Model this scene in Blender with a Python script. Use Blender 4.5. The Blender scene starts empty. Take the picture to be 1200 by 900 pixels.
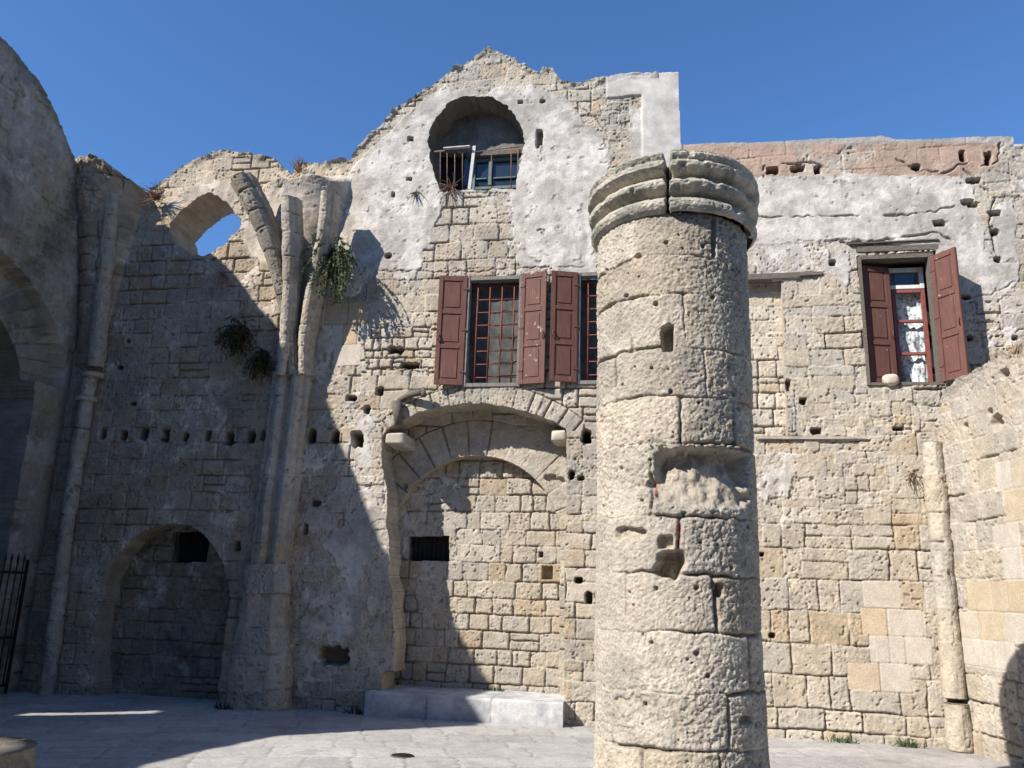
import bpy, bmesh, math, random
import numpy as np
from mathutils import Vector, Matrix, Euler

S = bpy.context.scene
COL = S.collection

# ------------------------------------------------------------------ camera
FPX = 960.0
PITCH = math.atan(960 / 3842.0); ROLL = math.atan(127 / 3840.0); YAW = math.atan(.18)
CAMP = np.array([0.0, -10.739, 1.6])
_fw = np.array([-math.sin(YAW) * math.cos(PITCH), math.cos(YAW) * math.cos(PITCH), math.sin(PITCH)])
_r = np.array([math.cos(YAW), math.sin(YAW), 0.0]); _u = np.cross(_r, _fw)
CR = math.cos(ROLL) * _r + math.sin(ROLL) * _u
CU = -math.sin(ROLL) * _r + math.cos(ROLL) * _u
cam = bpy.data.cameras.new('camera'); co = bpy.data.objects.new('camera', cam); COL.objects.link(co)
M = Matrix.Identity(4)
for i in range(3):
    M[i][0] = CR[i]; M[i][1] = CU[i]; M[i][2] = -_fw[i]; M[i][3] = CAMP[i]
co.matrix_world = M
cam.sensor_width = 36; cam.lens = FPX / 1200 * 36; cam.clip_end = 2000; cam.clip_start = .05
S.camera = co

# ------------------------------------------------------------------ light
SAZ = math.radians(46.5); SEL = math.radians(37.2)
LD = np.array([math.sin(SAZ) * math.cos(SEL), math.cos(SAZ) * math.cos(SEL), -math.sin(SEL)])  # travel direction
w = bpy.data.worlds.new('World'); S.world = w; w.use_nodes = True
nt = w.node_tree; nt.nodes.clear()
sky = nt.nodes.new('ShaderNodeTexSky'); sky.sky_type = 'NISHITA'; sky.sun_disc = False
sky.sun_elevation = SEL
sky.sun_rotation = math.atan2(-LD[0], -LD[1])
sky.air_density = 1.0; sky.dust_density = 0.0; sky.ozone_density = 4.5; sky.altitude = 50
bg = nt.nodes.new('ShaderNodeBackground'); bg.inputs[1].default_value = 0.093
wo = nt.nodes.new('ShaderNodeOutputWorld')
tint = nt.nodes.new('ShaderNodeMix'); tint.data_type = 'RGBA'; tint.blend_type = 'MULTIPLY'; tint.inputs[0].default_value = 1; tint.inputs[7].default_value = (.74, 1.0, 1.26, 1)   # clear deep blue day
nt.links.new(sky.outputs[0], tint.inputs[6]); nt.links.new(tint.outputs[2], bg.inputs[0]); nt.links.new(bg.outputs[0], wo.inputs[0])
sl = bpy.data.lights.new('sun', 'SUN'); sl.energy = 5.0; sl.angle = math.radians(.53); sl.color = (1, .945, .875)
so = bpy.data.objects.new('sun', sl); COL.objects.link(so)
so.rotation_euler = Vector(LD).to_track_quat('-Z', 'Y').to_euler(); so.location = (-10, -14, 16)
S.view_settings.view_transform = 'Standard'; S.view_settings.look = 'None'
S.view_settings.exposure = 0.68; S.view_settings.gamma = 1; S.view_settings.use_curve_mapping = False
S.cycles.max_bounces = 6

# ------------------------------------------------------------------ placing helpers (pixel of the 1200x900 photo -> point on a real plane)
def _ray(x, y):
    return (x - 600.0) * CR - (y - 450.0) * CU + FPX * _fw
def wal(x, y, Y=0.0):
    d = _ray(x, y); return CAMP + d * ((Y - CAMP[1]) / d[1])
def side(x, y, X):
    d = _ray(x, y); return CAMP + d * ((X - CAMP[0]) / d[0])
def gnd(x, y, z=0.0):
    d = _ray(x, y); return CAMP + d * ((z - CAMP[2]) / d[2])
def WP(pts, Y=0.0):
    return [(wal(x, y, Y)[0], wal(x, y, Y)[2]) for x, y in pts]

# ------------------------------------------------------------------ numpy noise
_lat = {}
def vn(u, v, sc, seed):
    if seed not in _lat:
        _lat[seed] = np.random.RandomState(seed).rand(256, 256).astype(np.float32)
    L = _lat[seed]
    a = u / sc + seed * 3.7; b = v / sc + seed * 7.1
    i = np.floor(a); j = np.floor(b); fa = (a - i).astype(np.float32); fb = (b - j).astype(np.float32)
    i = i.astype(np.int64); j = j.astype(np.int64)
    fa = fa * fa * (3 - 2 * fa); fb = fb * fb * (3 - 2 * fb)
    i0 = i & 255; i1 = (i + 1) & 255; j0 = j & 255; j1 = (j + 1) & 255
    return (L[j0, i0] * (1 - fa) + L[j0, i1] * fa) * (1 - fb) + (L[j1, i0] * (1 - fa) + L[j1, i1] * fa) * fb
def fbm(u, v, sc, seed, oc=3):
    s = 0; a = 1; t = 0
    for k in range(oc):
        s = s + a * vn(u, v, sc / 2 ** k, seed + k * 17); t += a; a *= .55
    return s / t
def sst(a, b, x):
    t = np.clip((x - a) / (b - a), 0, 1); return t * t * (3 - 2 * t)
def mix(a, b, m):
    if getattr(m, 'ndim', 0) == 2 and getattr(b, 'ndim', 0) != 2 or (getattr(a, 'ndim', 0) == 3): m = m[..., None]
    return a * (1 - m) + b * m
def inpoly(U, V, poly):
    poly = np.array(poly); r = np.zeros(U.shape, bool)
    x0, z0 = poly.min(0); x1, z1 = poly.max(0)
    bb = (U >= x0) & (U <= x1) & (V >= z0) & (V <= z1)
    u = U[bb]; v = V[bb]; c = np.zeros(u.shape, bool); n = len(poly)
    for k in range(n):
        xa, ya = poly[k]; xb, yb = poly[(k + 1) % n]
        if ya == yb: continue
        t = ((ya > v) != (yb > v)) & (u < (xb - xa) * (v - ya) / (yb - ya) + xa)
        c ^= t
    r[bb] = c; return r
def blur(a, n):
    a = a.astype(np.float32)
    for ax in (0, 1):
        p = np.pad(a, [(n + 1, n) if k == ax else (0, 0) for k in (0, 1)], mode='edge')
        c = np.cumsum(p, axis=ax, dtype=np.float64)
        s1 = [slice(None)] * 2; s0 = [slice(None)] * 2
        s1[ax] = slice(2 * n + 1, None); s0[ax] = slice(0, -(2 * n + 1))
        a = ((c[tuple(s1)] - c[tuple(s0)]) / (2 * n + 1)).astype(np.float32)
    return a

# ------------------------------------------------------------------ materials
def mat(name, build):
    m = bpy.data.materials.new(name); m.use_nodes = True
    n = m.node_tree; b = n.nodes['Principled BSDF']; build(n, b); return m
def NN(n, t, **k):
    x = n.nodes.new(t)
    for a, v in k.items(): setattr(x, a, v)
    return x
def masonry_mat(name, bump=1.0, fine=70):
    def f(n, b):
        a = NN(n, 'ShaderNodeAttribute', attribute_name='col')
        tc = NN(n, 'ShaderNodeTexCoord')
        n1 = NN(n, 'ShaderNodeTexNoise'); n1.inputs['Scale'].default_value = fine; n1.inputs['Detail'].default_value = 5; n1.inputs['Roughness'].default_value = .7
        n2 = NN(n, 'ShaderNodeTexNoise'); n2.inputs['Scale'].default_value = 9; n2.inputs['Detail'].default_value = 6; n2.inputs['Roughness'].default_value = .65
        for q in (n1, n2): n.links.new(tc.outputs['Object'], q.inputs['Vector'])
        mr = NN(n, 'ShaderNodeMapRange'); mr.inputs[1].default_value = .3; mr.inputs[2].default_value = .7; mr.inputs[3].default_value = .74; mr.inputs[4].default_value = 1.22
        n.links.new(n1.outputs[0], mr.inputs[0])
        mr2 = NN(n, 'ShaderNodeMapRange'); mr2.inputs[1].default_value = .3; mr2.inputs[2].default_value = .7; mr2.inputs[3].default_value = .86; mr2.inputs[4].default_value = 1.1
        n.links.new(n2.outputs[0], mr2.inputs[0])
        mu = NN(n, 'ShaderNodeMath', operation='MULTIPLY'); n.links.new(mr.outputs[0], mu.inputs[0]); n.links.new(mr2.outputs[0], mu.inputs[1])
        vm = NN(n, 'ShaderNodeVectorMath', operation='SCALE'); n.links.new(a.outputs['Color'], vm.inputs[0]); n.links.new(mu.outputs[0], vm.inputs['Scale'])
        n.links.new(vm.outputs[0], b.inputs['Base Color'])
        b.inputs['Roughness'].default_value = .95; b.inputs['Specular IOR Level'].default_value = .12
        bp = NN(n, 'ShaderNodeBump'); bp.inputs['Strength'].default_value = .55 * bump; bp.inputs['Distance'].default_value = .012
        n.links.new(n1.outputs[0], bp.inputs['Height'])
        ms = NN(n, 'ShaderNodeMath', operation='MULTIPLY'); ms.inputs[1].default_value = .6 * bump
        n.links.new(a.outputs['Alpha'], ms.inputs[0]); n.links.new(ms.outputs[0], bp.inputs['Strength'])
        n.links.new(bp.outputs[0], b.inputs['Normal'])
    return mat(name, f)
def noisy_mat(name, c1, c2, scale=8, rough=.8, stretch=(1, 1, 1), bump=.3, c3=None, t3=.68, metal=0, spec=.3, bdist=.004):
    def f(n, b):
        tc = NN(n, 'ShaderNodeTexCoord'); mp = NN(n, 'ShaderNodeMapping'); mp.inputs['Scale'].default_value = stretch
        n.links.new(tc.outputs['Object'], mp.inputs[0])
        ns = NN(n, 'ShaderNodeTexNoise'); ns.inputs['Scale'].default_value = scale; ns.inputs['Detail'].default_value = 7; ns.inputs['Roughness'].default_value = .65
        n.links.new(mp.outputs[0], ns.inputs['Vector'])
        cr = NN(n, 'ShaderNodeValToRGB'); e = cr.color_ramp.elements
        e[0].position = .32; e[0].color = (*c1, 1); e[1].position = .6; e[1].color = (*c2, 1)
        if c3:
            x = e.new(t3); x.color = (*c2, 1); x = e.new(t3 + .03); x.color = (*c3, 1)
        n.links.new(ns.outputs[0], cr.inputs[0]); n.links.new(cr.outputs[0], b.inputs['Base Color'])
        b.inputs['Roughness'].default_value = rough; b.inputs['Metallic'].default_value = metal; b.inputs['Specular IOR Level'].default_value = spec
        bp = NN(n, 'ShaderNodeBump'); bp.inputs['Strength'].default_value = bump; bp.inputs['Distance'].default_value = bdist
        n.links.new(ns.outputs[0], bp.inputs['Height']); n.links.new(bp.outputs[0], b.inputs['Normal'])
    return mat(name, f)
M_WALL = masonry_mat('weathered_masonry'); M_COLUMN = masonry_mat('porous_column_stone', 1.5, 55)
M_GROUND = masonry_mat('pale_paving', .5, 40)
M_WOOD = noisy_mat('weathered_grey_timber', (.06, .05, .04), (.17, .145, .12), 14, .9, (1, 8, 8), .7)
M_WOODV = noisy_mat('weathered_grey_frame_timber', (.10, .09, .085), (.24, .22, .2), 14, .9, (8, 8, 1), .5)
M_SHUT = noisy_mat('faded_red_brown_paint', (.085, .037, .029), (.125, .056, .043), 5, .62, (1, 1, .6), .25)
M_SHUTW = noisy_mat('flaked_red_brown_paint', (.10, .045, .035), (.145, .067, .052), 7, .65, (1, 1, 1), .3, (.5, .46, .42), .69)
def shutf(c1, c2, flake):
    def f(n, b):
        tc = NN(n, 'ShaderNodeTexCoord'); mp = NN(n, 'ShaderNodeMapping'); mp.inputs['Scale'].default_value = (9, 9, .7); n.links.new(tc.outputs['Object'], mp.inputs[0])
        g = NN(n, 'ShaderNodeTexNoise'); g.inputs['Scale'].default_value = 6; g.inputs['Detail'].default_value = 6; n.links.new(mp.outputs[0], g.inputs['Vector'])
        l = NN(n, 'ShaderNodeTexNoise'); l.inputs['Scale'].default_value = 2.2; l.inputs['Detail'].default_value = 7; l.inputs['Roughness'].default_value = .7; n.links.new(tc.outputs['Object'], l.inputs['Vector'])
        av = NN(n, 'ShaderNodeMath', operation='ADD'); n.links.new(g.outputs[0], av.inputs[0]); n.links.new(l.outputs[0], av.inputs[1])
        cr = NN(n, 'ShaderNodeValToRGB'); e = cr.color_ramp.elements; hf = NN(n, 'ShaderNodeMath', operation='MULTIPLY'); hf.inputs[1].default_value = .5; n.links.new(av.outputs[0], hf.inputs[0]); n.links.new(hf.outputs[0], cr.inputs[0])
        e[0].position = .36; e[0].color = (*c1, 1); e[1].position = .6; e[1].color = (*c2, 1); x = e.new(.68); x.color = (.21, .13, .10, 1)
        fl = NN(n, 'ShaderNodeTexNoise'); fl.inputs['Scale'].default_value = 16; fl.inputs['Detail'].default_value = 5; n.links.new(tc.outputs['Object'], fl.inputs['Vector'])
        th_ = NN(n, 'ShaderNodeMapRange'); th_.inputs[1].default_value = flake; th_.inputs[2].default_value = flake + .02; n.links.new(fl.outputs[0], th_.inputs[0])
        mx = NN(n, 'ShaderNodeMix', data_type='RGBA'); n.links.new(th_.outputs[0], mx.inputs[0]); n.links.new(cr.outputs[0], mx.inputs[6]); mx.inputs[7].default_value = (.40, .34, .29, 1)
        oi = NN(n, 'ShaderNodeObjectInfo'); mr = NN(n, 'ShaderNodeMapRange'); mr.inputs[3].default_value = .82; mr.inputs[4].default_value = 1.15; n.links.new(oi.outputs['Random'], mr.inputs[0])
        vm = NN(n, 'ShaderNodeVectorMath', operation='SCALE'); n.links.new(mx.outputs[2], vm.inputs[0]); n.links.new(mr.outputs[0], vm.inputs['Scale']); n.links.new(vm.outputs[0], b.inputs['Base Color'])
        b.inputs['Roughness'].default_value = .72; b.inputs['Specular IOR Level'].default_value = .25
        bp = NN(n, 'ShaderNodeBump'); bp.inputs['Strength'].default_value = .4; bp.inputs['Distance'].default_value = .004; n.links.new(g.outputs[0], bp.inputs['Height']); n.links.new(bp.outputs[0], b.inputs['Normal'])
    return f
M_SHUT = mat('faded_red_brown_paint', shutf((.098, .045, .035), (.148, .068, .053), .71)); M_SHUTW = mat('flaked_red_brown_paint', shutf((.11, .052, .041), (.158, .077, .061), .655))
M_REDBAR = noisy_mat('rusty_red_iron', (.13, .035, .025), (.24, .075, .05), 25, .75, bump=.3)
M_IRON = noisy_mat('black_iron', (.012, .012, .013), (.03, .026, .024), 20, .55, metal=.3)
M_RUST = noisy_mat('rusted_iron', (.10, .06, .045), (.2, .13, .1), 30, .8)
M_CLOTH = noisy_mat('dark_grey_cloth', (.05, .052, .05), (.1, .1, .092), 6, .95, bump=.2)
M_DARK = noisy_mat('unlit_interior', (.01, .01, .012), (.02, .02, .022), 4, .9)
M_WHITE = noisy_mat('white_painted_wood', (.5, .5, .48), (.68, .67, .64), 9, .6)
M_REDWOOD = noisy_mat('reddish_window_wood', (.17, .055, .045), (.25, .085, .07), 12, .55)
M_TEAL = noisy_mat('faded_teal_paint', (.06, .10, .10), (.11, .16, .155), 12, .6)
M_PLANK = noisy_mat('bleached_plank', (.38, .36, .33), (.58, .55, .5), 14, .8, (1, 8, 8))
M_LEAF = noisy_mat('grey_green_leaf', (.05, .085, .035), (.1, .14, .065), 12, .7)
M_DRY = noisy_mat('dry_brown_stem', (.10, .06, .035), (.22, .15, .09), 12, .9)
M_DRYR = noisy_mat('dry_reddish_twig', (.14, .085, .06), (.27, .17, .12), 12, .9)
M_OLIVE = noisy_mat('dusty_dark_leaf', (.035, .032, .015), (.08, .065, .035), 12, .9)
M_STRAW = noisy_mat('yellowed_straw', (.3, .2, .11), (.45, .33, .2), 12, .9)  # dry grass's own straw colour
M_REDC = noisy_mat('faded_red_cloth', (.35, .07, .07), (.45, .14, .1), 12, .9)
M_TILE = noisy_mat('terracotta_tile', (.3, .13, .08), (.42, .2, .13), 8, .9)
def glassf(n, b):
    b.inputs['Base Color'].default_value = (.02, .03, .045, 1); b.inputs['Roughness'].default_value = .08; b.inputs['Specular IOR Level'].default_value = .6
    tc = NN(n, 'ShaderNodeTexCoord'); ns = NN(n, 'ShaderNodeTexNoise'); ns.inputs['Scale'].default_value = 3
    n.links.new(tc.outputs['Object'], ns.inputs['Vector'])
    bp = NN(n, 'ShaderNodeBump'); bp.inputs['Strength'].default_value = .15; bp.inputs['Distance'].default_value = .02
    n.links.new(ns.outputs[0], bp.inputs['Height']); n.links.new(bp.outputs[0], b.inputs['Normal'])
M_GLASS = mat('dark_window_glass', glassf)
def lacef(n, b):
    tc = NN(n, 'ShaderNodeTexCoord')
    v = NN(n, 'ShaderNodeTexVoronoi'); v.inputs['Scale'].default_value = 26; n.links.new(tc.outputs['Object'], v.inputs['Vector'])
    ns = NN(n, 'ShaderNodeTexNoise'); ns.inputs['Scale'].default_value = 9; ns.inputs['Detail'].default_value = 5; n.links.new(tc.outputs['Object'], ns.inputs['Vector'])
    ad = NN(n, 'ShaderNodeMath', operation='ADD'); n.links.new(v.outputs['Distance'], ad.inputs[0]); n.links.new(ns.outputs[0], ad.inputs[1])
    cr = NN(n, 'ShaderNodeValToRGB'); e = cr.color_ramp.elements
    e[0].position = .68; e[0].color = (.14, .23, .25, 1); e[1].position = 1.02; e[1].color = (.55, .57, .56, 1)
    n.links.new(ad.outputs[0], cr.inputs[0]); n.links.new(cr.outputs[0], b.inputs['Base Color']); b.inputs['Roughness'].default_value = .9
M_LACE = mat('white_lace_curtain', lacef)

# ------------------------------------------------------------------ object helpers
def tag(o, label=None, cat=None, group=None, kind=None):
    for k, v in (('label', label), ('category', cat), ('group', group), ('kind', kind)):
        if v: o[k] = v
    return o
def thing(name, label, cat, loc=(0, 0, 0), group=None):
    o = bpy.data.objects.new(name, None); o.empty_display_size = .2; COL.objects.link(o); o.location = loc
    return tag(o, label, cat, group)
def link(name, me, parent=None):
    o = bpy.data.objects.new(name, me); COL.objects.link(o)
    if parent is not None:
        o.parent = parent
        l = Vector((0, 0, 0)); p = parent
        while p is not None: l += p.location; p = p.parent
        o.location = -l                      # geometry is written in world coordinates
    return o
def np_mesh(name, V, Q, colr, m, smooth=True):
    me = bpy.data.meshes.new(name)
    V = np.ascontiguousarray(V, np.float32); Q = np.ascontiguousarray(Q, np.int32)
    me.vertices.add(len(V)); me.vertices.foreach_set('co', V.ravel())
    me.loops.add(Q.size); me.loops.foreach_set('vertex_index', Q.ravel())
    me.polygons.add(len(Q)); me.polygons.foreach_set('loop_start', np.arange(0, Q.size, 4, dtype=np.int32))
    me.polygons.foreach_set('use_smooth', np.full(len(Q), smooth, bool))
    me.update(calc_edges=True)
    if colr is not None:
        a = me.attributes.new('col', 'FLOAT_COLOR', 'POINT'); a.data.foreach_set('color', np.ascontiguousarray(colr, np.float32).ravel())
    me.materials.append(m)
    return me

def sheet(name, m, parent, P, N, h, colr, cells, T=.5, gcells=None, K=6, SM=None):
    """relief sheet: P (nv,nu,3) base points, N outward normal (3,) or per point, h height, colr (nv,nu,4), cells kept."""
    nv, nu = h.shape
    N = np.broadcast_to(np.asarray(N, float), P.shape)
    F = P + N * h[..., None]
    if gcells is None: gcells = cells
    T = np.broadcast_to(np.asarray(T, float), h.shape)
    idx = np.arange(nv * nu).reshape(nv, nu)
    a = idx[:-1, :-1][cells]; b = idx[:-1, 1:][cells]; c = idx[1:, 1:][cells]; d = idx[1:, :-1][cells]
    Q = np.stack([a, b, c, d], 1)
    gp = np.pad(gcells, 1)
    E = []
    down = ~gp[:-2, 1:-1] & cells; E.append((idx[:-1, :-1][down], idx[:-1, 1:][down]))
    up = ~gp[2:, 1:-1] & cells; E.append((idx[1:, 1:][up], idx[1:, :-1][up]))
    lf = ~gp[1:-1, :-2] & cells; E.append((idx[1:, :-1][lf], idx[:-1, :-1][lf]))
    rt = ~gp[1:-1, 2:] & cells; E.append((idx[:-1, 1:][rt], idx[1:, 1:][rt]))
    ea = np.concatenate([e[0] for e in E]); eb = np.concatenate([e[1] for e in E])
    used = np.zeros(nv * nu, bool); used[Q.ravel()] = True
    remap = np.cumsum(used) - 1
    V = [F.reshape(-1, 3)[used]]; Cc = [colr.reshape(-1, 4)[used]]; Q = [remap[Q]]
    base = int(used.sum())
    if len(ea):
        mc = colr.reshape(-1, 4)[used].mean(0)
        bv, inv = np.unique(np.concatenate([ea, eb]), return_inverse=True)
        ia = inv[:len(ea)]; ib = inv[len(ea):]; nb = len(bv)
        fp = F.reshape(-1, 3)[bv]; bp = (P - N * T[..., None]).reshape(-1, 3)[bv]; cc = colr.reshape(-1, 4)[bv]; sm = np.ones(nb) if SM is None else SM.reshape(-1)[bv]
        rs = np.random.RandomState(5)
        for k in range(K + 1):
            t = k / K
            p = fp * (1 - t) + bp * t
            if 0 < k: p = p + (rs.rand(nb, 3) - .5) * .004 + (.018 * min(1, float(T.max())) * (vn(fp[:, 0] + .3 * k, fp[:, 2] - .2 * k, .15, 93) - .5))[:, None] * np.array([1, 0, 1])
            tone = (.62 + .7 * fbm(fp[:, 0] * 1.2 + fp[:, 2] + fp[:, 1] * .7, np.full(nb, t * .6), .2, 91, 4)) * (.92 + .16 * rs.rand(nb))
            cj = .3 * cc + .7 * mc; cj[:, :3] = cj[:, :3] * (tone * sm)[:, None]
            V.append(p); Cc.append(cj)
            if k < K:
                o0 = base + k * nb; o1 = o0 + nb
                Q.append(np.stack([o0 + ib, o0 + ia, o1 + ia, o1 + ib], 1))
    me = np_mesh(name, np.concatenate(V), np.concatenate(Q), np.concatenate(Cc), m)
    return link(name, me, parent)

class MB:
    """collects small pieces into ONE mesh"""
    def __init__(s): s.v = []; s.f = []; s.sm = []
    def add(s, vs, fs, smooth=False):
        o = len(s.v); s.v += [tuple(map(float, p)) for p in vs]; s.f += [tuple(i + o for i in f) for f in fs]; s.sm += [smooth] * len(fs)
    def box(s, c, size, rot=None, bev=0.0, jit=0.0, rnd=None):
        x, y, z = [q / 2 for q in size]; b = min(bev, x * .9, y * .9, z * .9)
        pts = []; 
        if b <= 0:
            vs = [(-x, -y, -z), (x, -y, -z), (x, y, -z), (-x, y, -z), (-x, -y, z), (x, -y, z), (x, y, z), (-x, y, z)]
            fs = [(0, 3, 2, 1), (4, 5, 6, 7), (0, 1, 5, 4), (1, 2, 6, 5), (2, 3, 7, 6), (3, 0, 4, 7)]
        else:
            bm = bmesh.new(); bmesh.ops.create_cube(bm, size=2)
            for v in bm.verts: v.co = Vector((v.co.x * x, v.co.y * y, v.co.z * z))
            bmesh.ops.bevel(bm, geom=list(bm.edges), offset=b, segments=2, affect='EDGES')
            bm.verts.index_update()
            vs = [tuple(v.co) for v in bm.verts]; fs = [tuple(v.index for v in f.verts) for f in bm.faces]; bm.free()
        if jit and rnd: vs = [tuple(q + rnd.uniform(-jit, jit) for q in p) for p in vs]
        R = rot.to_matrix() if rot is not None else Matrix.Identity(3)
        vs = [R @ Vector(p) + Vector(c) for p in vs]
        s.add(vs, fs)
    def tube(s, pts, r, n=6, cap=True):
        pts = [Vector(p) for p in pts]; m = len(pts); rr = r if hasattr(r, '__len__') else [r] * m
        vs = []; fs = []
        up = Vector((0, 0, 1)) if abs((pts[-1] - pts[0]).normalized().z) < .9 else Vector((1, 0, 0))
        for i, p in enumerate(pts):
            t = (pts[min(i + 1, m - 1)] - pts[max(i - 1, 0)]).normalized()
            a = t.cross(up).normalized(); b = t.cross(a)
            for k in range(n):
                q = 2 * math.pi * k / n; vs.append(p + (a * math.cos(q) + b * math.sin(q)) * rr[i])
        for i in range(m - 1):
            for k in range(n):
                k2 = (k + 1) % n; fs.append((i * n + k, i * n + k2, (i + 1) * n + k2, (i + 1) * n + k))
        if cap: fs.append(tuple(range(n - 1, -1, -1))); fs.append(tuple((m - 1) * n + k for k in range(n)))
        s.add(vs, fs, True)
    def build(s, name, m, parent=None):
        me = bpy.data.meshes.new(name); me.from_pydata(s.v, [], s.f)
        me.polygons.foreach_set('use_smooth', s.sm); me.materials.append(m); me.update()
        return link(name, me, parent)

# ------------------------------------------------------------------ masonry generator
def hsh(ids, seed):
    t = np.random.RandomState(seed).rand(8192).astype(np.float32)
    return t[(ids * 7919 + seed * 131) % 8192]
def ashlar(U, V, mh, mw, seed, warp=.012, split=.13, vr=.22):
    rs = np.random.RandomState(seed)
    Uw = U + warp * 2 * (vn(U, V, .4, seed + 1) - .5) + warp * 1.4 * (vn(U, V, .07, seed + 2) - .5)
    Vw = V + warp * 2.6 * (vn(U, V, .6, seed + 3) - .5) + warp * 1.4 * (vn(U, V, .08, seed + 4) - .5)
    v0, v1 = Vw.min() - .3, Vw.max() + .3
    hs = mh * (1 + vr * (rs.rand(int((v1 - v0) / mh * 2) + 4) * 2 - 1)); b = v0 + np.concatenate([[0], np.cumsum(hs)])
    row = np.clip(np.searchsorted(b, Vw) - 1, 0, len(b) - 2)
    lo = b[row]; hi = b[row + 1]
    du = np.zeros(U.shape); cid = np.zeros(U.shape, np.int64)
    u0, u1 = Uw.min() - 1, Uw.max() + 1
    for r in range(row.min(), row.max() + 1):
        m = row == r
        if not m.any(): continue
        ws = mw * (.55 + rs.rand(int((u1 - u0) / mw * 2.2) + 6) * .95)
        c = u0 - rs.rand() * mw + np.concatenate([[0], np.cumsum(ws)])
        x = Uw[m]; k = np.searchsorted(c, x) - 1
        du[m] = np.minimum(x - c[k], c[np.minimum(k + 1, len(c) - 1)] - x); cid[m] = k
    ids = row * 997 + cid
    sp = hsh(ids, seed + 9) < split
    mid = lo + (hi - lo) * (.4 + .25 * hsh(ids, seed + 11))
    upper = sp & (Vw > mid)
    dv = np.minimum(Vw - lo, hi - Vw); dv = np.where(sp, np.minimum(dv, np.abs(Vw - mid)), dv)
    ids = ids + upper * 331
    r = .028
    dj = np.where((du < r) & (dv < r), r - np.hypot(r - du, r - dv), np.minimum(du, dv))
    return ids, np.maximum(dj, 0)
C_TAN = np.array([.46, .395, .305]); C_GREY = np.array([.43, .388, .325]); C_LIGHT = np.array([.54, .48, .39]); C_OCH = np.array([.42, .31, .18])
C_PLAS = np.array([.58, .54, .485]); C_PLAG = np.array([.385, .355, .31]); C_DIRT_SHADE = np.array([.17, .14, .11]); C_MORT = np.array([.47, .42, .35])
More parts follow.
